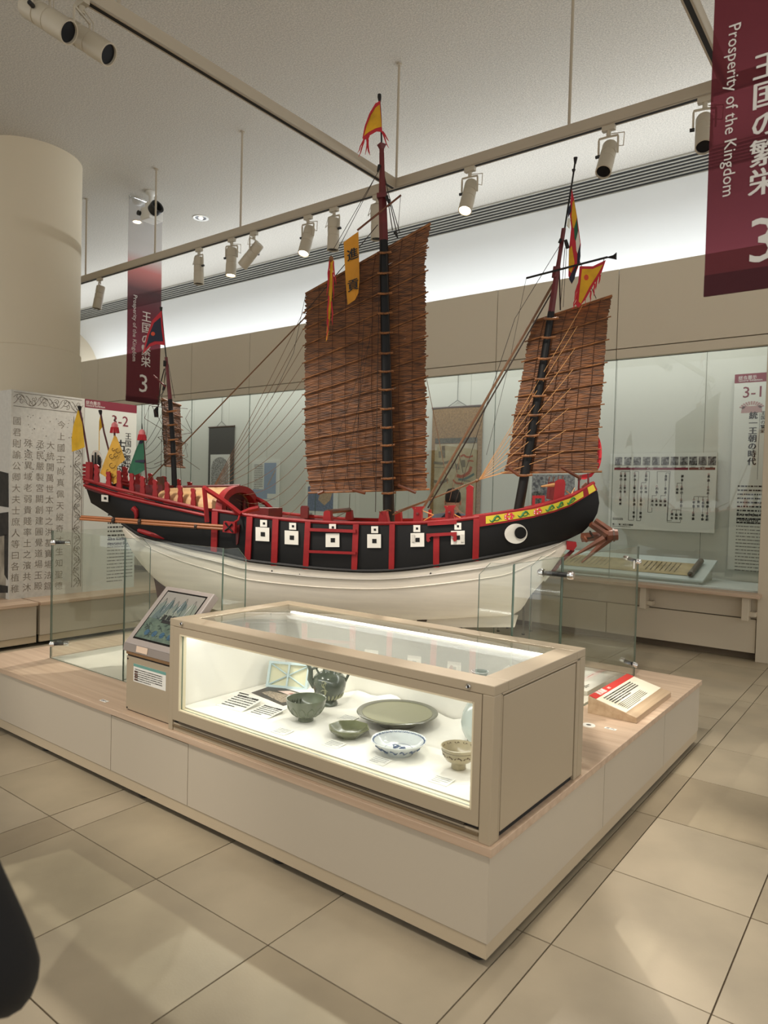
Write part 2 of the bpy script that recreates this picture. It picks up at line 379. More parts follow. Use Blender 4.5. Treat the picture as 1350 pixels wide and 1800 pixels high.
spot(409, 420, (.02, -.05, -1), 'glowing small spotlight right beside the one pointing straight down', lit=True, energy=210, target=(-5.2, 3.2, .4), extra=45)
spot(447, 408, (-1, -.2, -.95), 'spotlight swung far to the left above the grille', energy=126, target=(-6.6, 3.7, 1.2), extra=50)
spot(541, 379, (.05, -.35, -1), 'brightly lit spotlight left of the upright one', lit=True, energy=294, target=(-3.8, 2.8, 1.2), extra=40)
spot(588, 366, (0, -.02, -1), 'upright spotlight with dark lens beside the lit one')
spot(664, 343, (.02, 0, -1), 'spotlight half hidden behind the main mast')
spot(826, 294, (.06, -.45, -1), 'lit spotlight between main mast and fore mast', lit=True, energy=294, target=(-1.9, 3.3, 1.5), extra=40)
spot(1070, 221, (.05, -.62, -1), 'largest spotlight above the fore mast, tilted to the front', energy=252, target=(-1.7, 2.6, .4), extra=48)
spot(0, 0, (.15, -.55, -1), 'spotlight cut by the edge of the large banner', trk=(-1.2, TY, TZ), energy=80, target=(-.6, 3.2, 0), extra=55)
# two lamps on the near end of the crossing track, top left of the picture
for (p, lab) in (((72, 12), 'left of two close spotlights at the top left corner'), ((144, 46), 'right of two close spotlights at the top left corner')):
    Q = atX(p[0], p[1], -3.71)
    spot(0, 0, (.9, .50, -.66), lab, trk=(-3.71, Q.y, TZ), k=.95)
# key lights added for plinth and ship near the crossing tracks, no lamps modelled
for (p, tg, e, sz) in (((-3.71, .1, 4.0), (-3.2, 2.6, .6), 230, 40), ((-1.067, .4, 4.0), (-1.6, 2.4, .6), 150, 40), ((-3.71, .8, 4.0), (-2.6, 3.2, 1.2), 260, 34), ((-1.067, 1.6, 4.0), (-1.5, 3.6, 1.6), 260, 36)):
    light('SPOT', p, tg, e, WARM, spot_size=math.radians(sz), spot_blend=.6, shadow_soft_size=.045)
# recessed downlight and ceiling camera
Q = atZ(353, 383, CEIL)
t = thing('recessed_downlight', 'white round recessed downlight in the ceiling left of the tracks', 'downlight', Q)
obj('trim_ring', MB().lathe([(.075, -.004), (.105, -.008), (.105, 0), (.075, 0)], 28, closed=True), mat('white_trim', (235, 235, 230), .4), t, smooth=True)
obj('reflector', MB().lathe([(.075, -.002), (.0, -.0015)], 24), LENSD, t)
obj('lamp', MB().lathe([(0, -.02), (.025, -.014), (.03, -.002)], 14), LIT, t, smooth=True)
Q = atZ(241, 390, CEIL)
t = thing('recessed_downlight', 'tiny lit downlight seen through the clear top of the small banner', 'downlight', Q)
obj('trim_ring', MB().lathe([(.05, -.004), (.07, -.008), (.07, 0), (.05, 0)], 24, closed=True), MATS['white_trim'], t, smooth=True)
obj('lamp', MB().lathe([(0, -.003), (.05, -.003)], 16), LIT, t)
Q = atZ(266, 338, CEIL)
t = thing('ceiling_projector', 'white ceiling projector with black lens behind the small banner', 'projector', Q)
WP = mat('white_plastic', (225, 222, 214), .4)
obj('mount', MB().lathe([(.07, 0), (.07, -.02), (.03, -.05), (.03, -.14)], 18), WP, t, smooth=True)
obj('bracket', B((-.06, -.05, -.2), (.06, .05, -.13)), WP, t, bevel=.01)
obj('body', MB().box((-.10, -.09, -.36), (.10, .11, -.2)), WP, t, bevel=.015)
obj('lens_hood', MB().lathe([(.075, 0), (.085, .1), (.06, .1), (.05, .02)], 20).xf(Matrix.Translation((.09, -.03, -.26)) @ Matrix.Rotation(math.radians(70), 4, 'Y')), BLACKP, t, smooth=True)
obj('knob', MB().lathe([(.03, 0), (.03, .03)], 12).xf(Matrix.Translation((-.1, -.09, -.27)) @ Matrix.Rotation(math.radians(90), 4, 'X')), BLACKP, t)
Q = atZ(243, 352, CEIL)
t = thing('ceiling_sensor', 'small white dome sensor on the ceiling left of the projector', 'sensor', Q)
obj('dome', MB().lathe([(.08, 0), (.075, -.03), (.04, -.06), (0, -.065)], 20), WP, t, smooth=True)
obj('ring', MB().lathe([(.095, 0), (.095, -.012), (.08, -.014)], 20), WP, t, smooth=True)

# ------------------------------------------------------------------ banners
def banner(name, label, O, xd, w, h, fm, tx, hang):
    """O: lower left corner as read; xd: reading direction"""
    t = thing(name, label, 'banner', O, 0, 'hanging section banners')
    X = V(xd); N = X.cross(V((0, 0, 1)))
    rows = []
    for j in range(13):
        z = h*j/12; rows.append([X*(w*i/4)+N*(.006*math.sin(i*1.3+j*.5))+V((0, 0, z)) for i in range(5)])
    obj('film', MB().grid(rows), fm, t, smooth=True)
    obj('hem', MB().slab([[N*.004+V((0, 0, 0)), X*w+N*.004], [N*.004+V((0, 0, .07)), X*w+N*.004+V((0, 0, .07))]], -N*.008), fm, t)
    obj('top_rail', MB().tube([V((0, 0, h)), X*w+V((0, 0, h))], .01, 8), CHROME, t)
    for q in (.05, .95): obj('hanging_wire', MB().tube([X*w*q+V((0, 0, h)), X*w*q+V((0, 0, h+hang))], .002, 5), STEEL, t)
    f_ = N*.008
    for (kind, body, sz, x, z, bold) in tx:
        if kind == 'v': text(body, sz, WHITEINK, t, X*x+V((0, 0, z))+f_, xd, (0, 0, 1), vert=True, bold=bold, sp=1.0)
        elif kind == 'r': text(body, sz, WHITEINK, t, X*x+V((0, 0, z))+f_, (0, 0, -1), xd)
        else: text(body, sz, WHITEINK, t, X*x+V((0, 0, z))+f_, xd, (0, 0, 1), bold=bold)
    return t
# small banner: plane X = const
XB = -8.03
a = atX(221, 704.5, XB); b = atX(280, 712, XB); top = atX(230, 335, XB); w = b.y-a.y; h = CEIL-.05-a.z
def lb(x, y): p = atX(x, y, XB); return p.y-a.y, p.z-a.z
k3 = lb(251.5, 676); kk = lb(256, 598); kp = lb(236, 577); k3h = (lb(251, 660)[1]-lb(251, 692)[1])
filmmat('banner_film_small', (104, 36, 46), .66, z0=0, z1=h)
kh = (lb(256, 547)[1]-lb(256, 648)[1])/5
pl = lb(236, 513)[1]-lb(236, 643)[1]
banner('hanging_banner', 'small maroon banner hanging far back near the column', a, (0, 1, 0), w, h, MATS['banner_film_small'],
       [('h', '3', k3h*1.38, k3[0], k3[1], 0), ('v', '王国の繁栄', kh*.98, kk[0], kk[1], .002), ('r', 'Prosperity of the Kingdom', pl/11.9, kp[0], kp[1], .001)], .05)
# large banner: plane Y = const
YB = 2.55
a = atY(1237, 522, YB); w = .66; h = CEIL-.05-a.z
def lb(x, y): p = atY(x, y, YB); return p.x-a.x, p.z-a.z
filmmat('banner_film_large', (104, 36, 46), .66, z0=0, z1=h)
k3 = lb(1342, 427); kk = lb(1346, 222); kp = lb(1286, 196); k3h = lb(1340, 387)[1]-lb(1340, 467)[1]
kh = (lb(1345, 92)[1]-lb(1345, 350)[1])/5; pl = lb(1286, 28)[1]-lb(1286, 360)[1]
banner('hanging_banner', 'large maroon banner cut off at the right edge of the picture', a, (1, 0, 0), w, h, MATS['banner_film_large'],
       [('h', '3', k3h*1.38, k3[0], k3[1], 0), ('v', '王国の繁栄', kh*.98, kk[0], kk[1], .002), ('r', 'Prosperity of the Kingdom', pl/11.9, kp[0], kp[1], .001)], .05)
# ================================================================== WALL SHOWCASE (back wall)
CASEM = mat('case_lining', (200, 201, 191), .75, bump=.02, bscale=300)
YBK = 8.2
c = thing('wall_showcase', 'long glass-fronted wall showcase filling the back wall', 'display case', (0, 0, 0))
xs = [-16+1.0*i for i in range(16)]
for i in range(15):
    x0 = -15.6+.98*i; obj('back_panel', B((x0+.002, YBK, .66), (x0+.978, YBK+.03, 3.6)), CASEM, c)
obj('backing', B((-16, YBK+.03, .5), (0, YBK+.06, 3.62)), mat('joint_grey', (120, 122, 116), .8), c)
obj('case_floor', B((-16, 7.42, .60), (-1.0, YBK, .66)), mat('case_floor_white', (214, 220, 214), .6), c)
obj('end_panel', B((-1.03, 7.44, .66), (-1.0, YBK, 3.6)), CASEM, c)
gx = [-1.17, -2.6, -4.03, -5.46, -6.89, -8.32, -9.75, -11.18, -12.6, -14.0]
for i in range(len(gx)-1):
    obj('glass_pane', pane(MB(), (gx[i+1]+.001, 7.42, .645), (gx[i]-.001, 7.432, 3.02)), [GLASSW, GEDGE], c)
obj('ledge', B((-14, 7.2, .612), (-1.125, 7.44, .645)), MAPLE, c, bevel=.003)
for px in (1132, 1310): pass
for x in (-1.25, -2.19, -3.6, -5.0, -6.4, -7.8, -9.2):
    k = obj('bracket', MB().box((x-.03, 7.26, .39), (x+.03, 7.40, .612)), BEIGE, c, bevel=.004)
    obj('bracket_foot', B((x+.03, 7.3, .43), (x+.085, 7.4, .47)), BEIGE, k)
obj('upper_apron', B((-14, 7.405, .40), (-1.17, 7.44, .612)), BEIGE, c)
xx = -1.17
while xx > -13:
    obj('base_panel', B((xx-1.424, 7.385, .075), (xx-.004, 7.44, .392)), BEIGE, c); xx -= 1.43
obj('plinth_recess', B((-14, 7.47, 0), (-1.17, 7.5, .6)), mat('recess_brown', (110, 96, 78), .8), c)

# ---- things inside: boards and scrolls
def board(name, label, cat, x0, x1, z0, z1, y=YBK-.035, m=BOARDW, th=.03, group=None):
    t = thing(name, label, cat, (x0, y, z0), 0, group)
    obj('panel', B((0, 0, 0), (x1-x0, th, z1-z0)), m, t); return t, x1-x0, z1-z0
BLUEMAP = mat('map_sea_blue', (140, 158, 180), .6); LAND = mat('map_land', (186, 160, 128), .6, var=.2, vscale=40)
PHOTOM = mat('grey_photo', (150, 150, 146), .6, var=.9, vscale=34, col2=(22, 22, 22), detail=8)
DARKPH = mat('portrait_photo', (170, 170, 166), .6, var=.9, vscale=30, col2=(18, 18, 20), detail=5)
X_, Z_ = (1, 0, 0), (0, 0, 1)
# genealogy chart
t, w, h = board('genealogy_chart', 'white chart board with portraits and a family tree of names', 'chart board', -2.882, -1.727, 1.158, 2.026, y=YBK-.06)
GREYL = mat('grey_rule', (95, 95, 92), .7)
def gc(px, py):  # photo crop -> board coordinates
    p = atY(1060+px/6.136, 780+py/6.136, YBK-.06); return p.x+2.882, p.z-1.158
pw = w*.072
for i in range(11):
    px = 128+99.5*i + i*i*.06; x, z = gc(px, 232)
    k = flat(t, 'portrait', (x, 0, z), X_, Z_, pw, pw*1.13, DARKPH, .0015)
    obj('portrait_figure', MB().prism([(x+pw*a_, -.0035, z+pw*b_) for a_, b_ in ((.18, .05), (.82, .05), (.72, .5), (.6, .62), (.62, .85), (.5, .98), (.38, .85), (.4, .62), (.28, .5))], (0, .001, 0)), mat('portrait_grey', (120, 120, 118), .7, var=.6, vscale=60, col2=(40, 40, 40)), k)
    text('尚思紹 王尚巴志王尚忠'[i % 9:i % 9+3], pw*.19, INK, t, (x+pw*.5, 0, z-.022))
x, z = gc(122, 282); x2, _ = gc(918, 282); hb = gc(122, 258)[1]-z
flat(t, 'title_bar', (x, 0, z), X_, Z_, x2-x, hb, MAROON); text('第二尚氏', hb*.7, WHITEINK, t, ((x+x2)/2, -.001, z+hb*.5))
x, z = gc(927, 282); x2, _ = gc(1210, 282)
flat(t, 'title_bar', (x, 0, z), X_, Z_, x2-x, hb, mat('brown_print', (110, 56, 44), .6)); text('第一尚氏', hb*.7, WHITEINK, t, ((x+x2)/2, -.001, z+hb*.5))
lines = [[(193, 300), (193, 640)], [(193, 300), (292, 300), (273, 825), (330, 825), (330, 790)], [(237, 300), (235, 500)], [(343, 300), (385, 300), (362, 830), (405, 830), (405, 790)], [(343, 300), (332, 800)],
         [(465, 300), (503, 300), (482, 738), (527, 738), (527, 690)], [(465, 300), (462, 420), (415, 420), (405, 790)], [(585, 430), (585, 300), (726, 300), (692, 845), (835, 850), (837, 800)], [(680, 340), (680, 315), (715, 315), (690, 830), (742, 830)],
         [(675, 340), (672, 560), (622, 560), (622, 600)], [(580, 470), (575, 560), (530, 560), (530, 600)], [(852, 340), (850, 425), (800, 425), (800, 460)], [(850, 425), (840, 715)], [(742, 730), (745, 712), (840, 715), (837, 780)], [(790, 712), (788, 760)],
         [(1140, 330), (1130, 570)], [(980, 600), (982, 570), (1133, 572), (1122, 820)], [(1030, 572), (1028, 620)], [(1078, 572), (1072, 820)], [(980, 620), (972, 800)]]
mbl = MB()
for L in lines:
    for (a_, b_) in zip(L, L[1:]):
        p, q = V((gc(*a_)[0], -.0009, gc(*a_)[1])), V((gc(*b_)[0], -.0009, gc(*b_)[1])); n = (q-p).cross(V((0, 1, 0))).normalized()*.0022
        mbl.add([p-n, q-n, q+n, p+n], [(0, 1, 2, 3)])
obj('family_tree_lines', mbl, GREYL, t)
names = [(193, 348), (193, 388), (237, 348), (237, 388), (188, 480), (188, 518), (233, 480), (233, 520), (185, 610), (185, 650), (343, 348), (343, 388), (338, 480), (338, 522), (335, 613), (335, 655), (330, 745), (330, 788), (465, 350), (463, 390), (412, 482), (460, 482), (412, 522), (460, 522), (408, 615), (406, 656), (404, 750), (403, 790), (580, 487), (578, 526), (530, 620), (528, 660), (575, 620), (575, 662), (678, 355), (676, 388), (673, 488), (671, 528), (620, 620), (620, 664), (668, 624), (667, 665), (854, 352), (852, 394), (800, 495), (798, 530), (848, 490), (847, 532), (843, 628), (841, 670), (742, 762), (741, 803), (789, 770), (788, 805), (837, 765), (836, 808), (1138, 355), (1136, 398), (1133, 500), (1131, 535), (978, 635), (976, 678), (1028, 633), (1026, 677), (1077, 640), (1076, 675), (1127, 637), (1125, 680), (972, 770), (970, 812), (1072, 775), (1070, 818), (1121, 785), (1120, 820)]
KAN = '尚円真清元永寧豊賢質貞益敬穆温灝育泰思紹巴志忠達金福徳'
for i, (px, py) in enumerate(names):
    x, z = gc(px, py); text(KAN[i % len(KAN)], .030, INK, t, (x, 0, z), bold=.0012, res=1)
RING = mat('red_ring', (150, 60, 60), .7)
rg = MB()
for (px, py) in [(195, 322), (238, 322), (190, 452), (234, 455), (186, 585), (344, 323), (340, 456), (335, 588), (466, 323), (415, 457), (460, 457), (409, 590), (580, 460), (575, 597), (669, 598), (800, 463), (849, 463), (843, 602), (742, 737), (1140, 328), (1134, 468), (979, 605), (1078, 608), (1128, 608), (974, 744), (1123, 750)]:
    x, z = gc(px, py); rg.lathe([(.0075, -.001), (.0105, -.001)], 12, (x, 0, z), axis=1, closed=True)
obj('name_ring', rg, RING, t)
x, z = gc(100, 868); text('第一・第二尚氏王統図', .024, INK, t, (x, 0, z), align='LEFT', bold=.001)
x, z = gc(100, 890); print_lines(t, (x, 0, z), X_, Z_, .21, 1, .01, .006, INK, 5, last=1)
x, z = gc(105, 805); print_lines(t, (x, 0, z), X_, Z_, .12, 2, .014, .008, INK, 6, last=1)
# section sign 3-1
def section_sign(t, W, H, num, main, eng, x_dir, f_):
    """print of a section sign; f_(u,v) maps board coordinates to a local point"""
    X = V(x_dir)
    flat(t, 'header_band', f_(0, H-W*.27), x_dir, Z_, W, W*.27, MAROON, .0008)
    text('総合展示', W*.095, WHITEINK, t, f_(W*.07, H-W*.09)+X.cross(V(Z_))*.001, x_dir, align='LEFT'); text('General Exhibition', W*.068, WHITEINK, t, f_(W*.07, H-W*.195)+X.cross(V(Z_))*.001, x_dir, align='LEFT')
    return X
sx0, sx1, sz0, sz1 = -1.586, -1.0, .785, 2.843
t, w, h = board('section_sign', 'tall pale sign board numbered 3-1 inside the showcase by the pillar', 'sign', sx0, -1.05, sz0, sz1, y=YBK-.06)
def gs(px, py): p = atY(1260+px/4.286, 640+py/4.286, YBK-.06); return V((p.x-sx0, 0, p.z-sz0))
bt = gs(148, 145).z; flat(t, 'header_band', (0, 0, bt), X_, Z_, w, h-bt, MAROON, .0008)
text('総合展示', .044, WHITEINK, t, gs(163, 108)+V((0, -.001, 0)), align='LEFT'); text('General Exhibition', .03, WHITEINK, t, gs(163, 128)+V((0, -.001, 0)), align='LEFT')
nh = gs(270, 170).z-gs(270, 255).z
text('3-1', nh*1.38, MAROON, t, gs(275, 214), bold=.001)
HAT = mat('rose_print', (176, 140, 138), .6)
fan = MB(); c0 = gs(262, 352); fanr = (gs(372, 352).x-c0.x)/1.25
for i in range(11):
    a0 = math.pi*(.12+.76*i/11); a1 = a0+math.pi*.052; r0, r1 = .07, fanr
    fan.prism([c0+V((-math.cos(a_)*r_*1.15, -.0012, math.sin(a_)*r_*.9)) for a_, r_ in ((a0, r0), (a0, r1), ((a0+a1)/2, r1*1.05), (a1, r1), (a1, r0))], (0, .001, 0))
obj('crown_emblem', fan, HAT, t); obj('crown_base', MB().prism([c0+V((x_, -.0012, z_)) for x_, z_ in ((-.1, -.02), (.1, -.02), (.09, .05), (-.09, .05))], (0, .001, 0)), HAT, t)
vh = (gs(270, 362).z-gs(262, 768).z)/7
text('統一王朝の時代', vh*1.03, INK, t, (gs(270, 362)+gs(262, 768))/2, vert=True, sp=.97, bold=.0035)
vh = (gs(345, 355).z-gs(340, 525).z)/5
text('王国の繁栄', vh*.98, INK, t, (gs(348, 355)+gs(345, 525))/2, vert=True, sp=1.02, bold=.001)
p = gs(318, 370); q = gs(303, 870); flat(t, 'rule', q, X_, Z_, .004, p.z-q.z, GREYL)
p = gs(158, 925); print_lines(t, p, X_, Z_, .42, 10, .0425, .016, INK, 11, gap=.35)
text('Era of the United\nMonarchy', .052, INK, t, gs(147, 1152), align='LEFT', bold=.001)
p = gs(147, 1198); print_lines(t, p, X_, Z_, .42, 15, .0355, .009, MATS['grey_rule'], 12, gap=.5, word=3)
# photo board behind the bow
t, w, h = board('photo_board', 'board with a black and white group photograph behind the bow', 'photo board', -3.90, -3.28, 1.2, 1.83, y=YBK-.05)
flat(t, 'photograph', (.03, 0, .1), X_, Z_, w-.06, h-.15, PHOTOM, .001)
fc = MB()
for i in range(26):
    x_ = .06+(w-.12)*random.random(); z_ = .13+(h-.22)*random.random(); fc.lathe([(0, -.002), (.022, -.002)], 10, (x_, 0, z_), axis=1)
obj('photographed_heads', fc, mat('photo_pale', (190, 190, 186), .7), t)
# hanging painting scroll
BROC = mat('brown_brocade', (150, 118, 70), .7, var=.25, vscale=45, col2=(120, 90, 48)); SILK = mat('aged_silk', (186, 176, 148), .7, var=.15, vscale=5, col2=(160, 148, 118))
def pscroll(px, py): p = atY(px, py, YBK-.02); return V((p.x, 0, p.z))
x0, x1, z0, z1 = -5.415, -4.62, 1.0, 2.69
t = thing('hanging_scroll', 'brown hanging scroll painted with sailing ships behind the main mast', 'scroll', (x0, YBK-.02, z0))
w, h = x1-x0, z1-z0
obj('mounting', MB().slab([[(w*i/4, -.004*math.sin(i), h*j/8) for i in range(5)] for j in range(9)], (0, .003, 0)), BROC, t)
obj('roller_top', MB().tube([(-.01, 0, h), (w+.01, 0, h)], .012, 8), mat('dark_wood', (70, 48, 34), .5), t); obj('roller_bottom', MB().tube([(-.03, 0, 0), (w+.03, 0, 0)], .02, 10), MATS['dark_wood'], t)
obj('hanging_cord', MB().tube([(w*.3, 0, h), (w*.5, 0, h+.09), (w*.7, 0, h)], .004, 5), DARK, t); obj('hanging_wire', MB().tube([(w*.5, 0, h+.09), (w*.5, .01, 3.5-z0)], .003, 5), DARK, t)
flat(t, 'painting', (.06, -.005, .12), X_, Z_, w-.13, h-.62, SILK, .002); flat(t, 'brocade_band', (.06, -.005, h-.49), X_, Z_, w-.13, .07, mat('olive_brocade', (92, 88, 66), .7, var=.4, vscale=60), .0022)
def ps(px, py): p = pscroll(750+px/8.57, 700+py/8.57); return V((p.x-x0, -.0085, p.z-z0))
PINK = mat('faded_red_paint', (160, 84, 62), .7); GREYP = mat('grey_wash', (116, 110, 96), .7); TEALP = mat('teal_wash', (86, 108, 104), .7)
def brush(part, pts, wd, m, par=t):
    P = [ps(*q) for q in pts]; mbb = MB()
    for (a_, b_) in zip(P, P[1:]):
        n = (b_-a_).cross(V((0, 1, 0))).normalized()*wd
        mbb.add([a_-n, b_-n, b_+n, a_+n], [(0, 1, 2, 3)])
    return obj(part, mbb, m, par)
brush('painted_hull', [(455, 1165), (530, 1185), (600, 1150), (650, 1110), (675, 1030)], .022, PINK)
brush('painted_hull_shadow', [(480, 1225), (560, 1225), (640, 1190), (720, 1140)], .016, TEALP)
brush('painted_mast', [(490, 830), (555, 1130)], .004, INK); brush('painted_mast', [(430, 950), (465, 1120)], .004, INK)
brush('painted_sail', [(555, 930), (560, 1040)], .03, GREYP); brush('painted_sail', [(460, 990), (475, 1080)], .03, GREYP)
brush('painted_streamer', [(520, 880), (560, 850), (600, 885), (640, 890), (700, 870)], .012, PINK); brush('painted_streamer', [(620, 950), (660, 940), (710, 950)], .009, PINK)
brush('painted_hull', [(110, 970), (240, 985), (400, 940)], .018, GREYP); brush('painted_sail', [(200, 800), (205, 900)], .02, GREYP); brush('painted_sail', [(255, 720), (262, 900)], .025, GREYP)
brush('painted_hull', [(110, 1250), (220, 1275), (330, 1220)], .02, GREYP); brush('painted_streamer', [(400, 1230), (450, 1280), (560, 1290)], .012, PINK); brush('painted_wave', [(100, 1040), (420, 1050)], .004, GREYP); brush('painted_wave', [(560, 1245), (660, 1250)], .008, GREYP)
# map boards
t, w, h = board('map_board', 'white information board with a blue island map below the rigging lines', 'map board', -9.06, -8.41, .98, 1.99)
flat(t, 'sea', (.03, 0, h*.36), X_, Z_, w-.09, h*.6, BLUEMAP, .001); flat(t, 'legend', (.03, -.001, h*.52), X_, Z_, w*.42, h*.44, BOARDW, .0012)
print_lines(t, (.06, -.002, h*.92), X_, Z_, w*.33, 14, h*.03, .011, INK, 21)
isl = MB()
for i in range(9):
    q = V((w*(.62+.03*i), -.0022, h*(.60+.028*i))); isl.prism([q+V((a_*.018, 0, b_*.018)) for a_, b_ in ((-1, -.4), (.2, -.9), (1, .3), (.1, .9))], (0, .001, 0))
obj('island', isl, LAND, t); text('●東アジアの海', .03, INK, t, (.03, 0, h*.31), align='LEFT'); print_lines(t, (.03, 0, h*.26), X_, Z_, w*.6, 8, h*.03, .012, INK, 22); flat(t, 'inset', (w*.6, -.001, h*.37), X_, Z_, w*.33, h*.08, BOARDW, .0012)
t, w, h = board('map_board', 'small white board with a blue and brown map under the main sail', 'map board', -7.79, -7.13, .98, 1.60)
flat(t, 'sea', (.05, 0, h*.33), X_, Z_, w-.12, h*.62, mat('deep_map_blue', (104, 122, 150), .6, var=.2, vscale=30), .001)
obj('land', MB().prism([(w*a_, -.0018, h*b_) for a_, b_ in ((.42, .62), (.62, .48), (.8, .62), (.86, .8), (.72, .9), (.5, .84))], (0, .0008, 0)), LAND, t); text('琉球図', .035, INK, t, (.05, 0, h*.25), align='LEFT'); print_lines(t, (.05, 0, h*.17), X_, Z_, w*.5, 1, .02, .01, INK, 23)
# rubbing scroll
x0, x1, z0, z1 = -10.24, -9.55, .95, 2.60
t = thing('hanging_scroll', 'dark-bordered hanging scroll with a stone rubbing, left of the cabin', 'scroll', (x0, YBK-.02, z0)); w, h = x1-x0, z1-z0
obj('mounting', B((0, 0, 0), (w, .004, h)), mat('charcoal_silk', (58, 58, 56), .8), t); obj('roller_top', MB().tube([(-.01, 0, h), (w+.01, 0, h)], .012, 8), MATS['dark_wood'], t)
obj('roller_bottom', MB().tube([(-.03, 0, 0), (w+.03, 0, 0)], .018, 8), MATS['dark_wood'], t)
obj('hanging_cord', MB().tube([(w*.3, 0, h), (w*.5, 0, h+.09), (w*.7, 0, h)], .004, 5), DARK, t); obj('hanging_wire', MB().tube([(w*.5, 0, h+.09), (w*.5, .01, 3.5-z0)], .003, 5), DARK, t)
flat(t, 'paper', (.06, 0, .1), X_, Z_, w-.16, h*.64, mat('rubbing_paper', (206, 206, 198), .7), .001)
RUB = mat('ink_rubbing', (190, 190, 184), .7, var=.9, vscale=60, col2=(30, 30, 30), detail=9)
pts = [(.09, .55), (w-.13, .55), (w-.13, .92)]+[(.09+(w-.22)/2*(1+math.cos(a_)), .92+.19*math.sin(a_)) for a_ in [math.pi*k_/10 for k_ in range(1, 10)]]+[(.09, .92)]
obj('rubbing_arch', MB().prism([(a_, -.003, b_) for a_, b_ in pts], (0, .001, 0)), RUB, t)
gr = MB()
for i in range(9):
    for j in range(12): gr.box((.10+.045*i, -.0035, .13+.034*j), (.10+.045*i+.034, -.0025, .13+.034*j+.024))
obj('rubbing_characters', gr, RUB, t)
# long handscroll on its table
t = thing('handscroll_table', 'low pale-topped table for the handscroll inside the wall showcase', 'display table', (-3.3, 7.5, .66))
SL = .27
obj('table_top', MB().hexa([(-1.0, 0, .025), (1.62, 0, .025), (1.62, .62, .025+.62*SL), (-1.0, .62, .025+.62*SL)], [(-1.0, 0, .045), (1.62, 0, .045), (1.62, .62, .045+.62*SL), (-1.0, .62, .045+.62*SL)]), mat('pale_table', (204, 214, 210), .5), t, bevel=.003)
obj('table_base', MB().hexa([(-.96, .03, 0), (1.58, .03, 0), (1.58, .58, 0), (-.96, .58, 0)], [(-.96, .03, .024+.03*SL), (1.58, .03, .024+.03*SL), (1.58, .58, .024+.58*SL), (-.96, .58, .024+.58*SL)]), CASEM, t)
t = thing('handscroll', 'long unrolled handscroll with columns of brush writing', 'scroll', (-3.3, 7.56, .66+.048+.06*.27)); t.rotation_euler = (math.atan(.27), 0, 0)
OLDP = mat('old_paper', (190, 172, 130), .7, var=.15, vscale=6)
obj('sheet', MB().slab([[(-.95+.1*i, .03+.37*j/3, .003+.001*math.sin(i*.9)) for i in range(25)] for j in range(4)], (0, 0, -.002)), OLDP, t)
obj('rolled_end', MB().tube([(1.49, .0, .03), (1.49, .43, .03)], .03, 18), mat('grey_roll', (112, 106, 96), .6), t, smooth=True); obj('roller_core', MB().tube([(1.49, -.03, .03), (1.49, .46, .03)], .012, 10), MATS['dark_wood'], t)
print_lines(t, (1.30, .37, .0045), (0, -1, 0), (1, 0, 0), .27, 8, .05, .011, mat('brush_ink', (72, 62, 46), .7), 31, gap=.6); print_lines(t, (.55, .37, .0045), (0, -1, 0), (1, 0, 0), .25, 24, .05, .012, mat('faint_ink', (110, 96, 70), .7), 32)
# stool against the showcase
t = thing('stool', 'thin-legged steel stool against the showcase, glimpsed behind the bow', 'stool', (-3.5, 7.03, 0))
STL = mat('stool_steel', (150, 144, 130), .35, metal=.8)
for (x, y) in ((-.14, -.10), (.148, -.072), (.131, .16), (-.15, .14)):
    k = obj('leg', MB().tube([(x, y, .012), (x*.96, y*.96, .43)], .011, 8), STL, t, smooth=True); obj('foot', MB().lathe([(.016, 0), (.016, .014)], 10, (x, y, 0)), DARK, k)
obj('seat', MB().lathe([(0, .43), (.15, .43), (.17, .44), (.17, .465), (.15, .475), (0, .475)], 24, (0, .03, 0)), mat('stool_seat', (70, 64, 56), .6), t, smooth=True)

# ================================================================== LEFT WALL WITH INSCRIPTION
XL, XP = -6.43, -6.73
SIGNG = mat('pale_grey_panel', (206, 203, 194), .6, var=.04, vscale=30)
def lp(px, py): return atX(px, py, XP)
pA = lp(20, 686); YA = pA.y; ZT = 2.37; ZB = .43; YJ = lp(149.5, 700).y; YE = lp(240.5, 712).y
for (y0, y1, lab) in ((.4, 3.205, 'near cream base unit under the left wall, cut by the frame'), (3.235, 7.3, 'long cream base unit under the inscription wall')):
    t = thing('wall_base_unit', lab, 'base cabinet', (XL, y0, 0), 0, 'base units of the left wall')
    obj('body', B((-1.4, .0, .1), (-.02, y1-y0, .375)), PANEL, t); n = max(1, round((y1-y0)/1.35)); L = (y1-y0)/n
    for i in range(n): obj('front_panel', B((-.02, L*i+.002, .098), (0, L*(i+1)-.002, .375)), PANEL, t)
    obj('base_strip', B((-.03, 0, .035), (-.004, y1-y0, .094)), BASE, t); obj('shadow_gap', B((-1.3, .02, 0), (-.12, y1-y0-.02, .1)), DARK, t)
    obj('shelf', B((-1.4, -.01, .378), (.03, y1-y0, .41)), MAPLEY, t, bevel=.003)
t = thing('inscription_wall', 'pale grey wall panel engraved with columns of large characters and scroll border', 'wall panel', (XP, YA, .41))
H = ZT-.41
obj('panel', B((-.06, 0, 0), (0, YJ-YA-.003, H)), SIGNG, t); Yd = (0, 1, 0)
ENG = mat('engraved_grey', (138, 130, 118), .8)
cols = [('今上國王尚真佩天縱奇才生知聖德', (108, 748), (103, 1031)), ('大統開萬世太平之洪基寶場法筵', (89, 784), (84, 1031)), ('丞民嚴製宮闕創建圓覺道場玉殿', (71, 782), (67, 1031)), ('殊途異域老弱貴賤率土之濱共沐', (50, 780), (47, 1034)), ('國君則諭公卿大夫士庶人等曰各植稚', (30, 741), (26, 1036))]
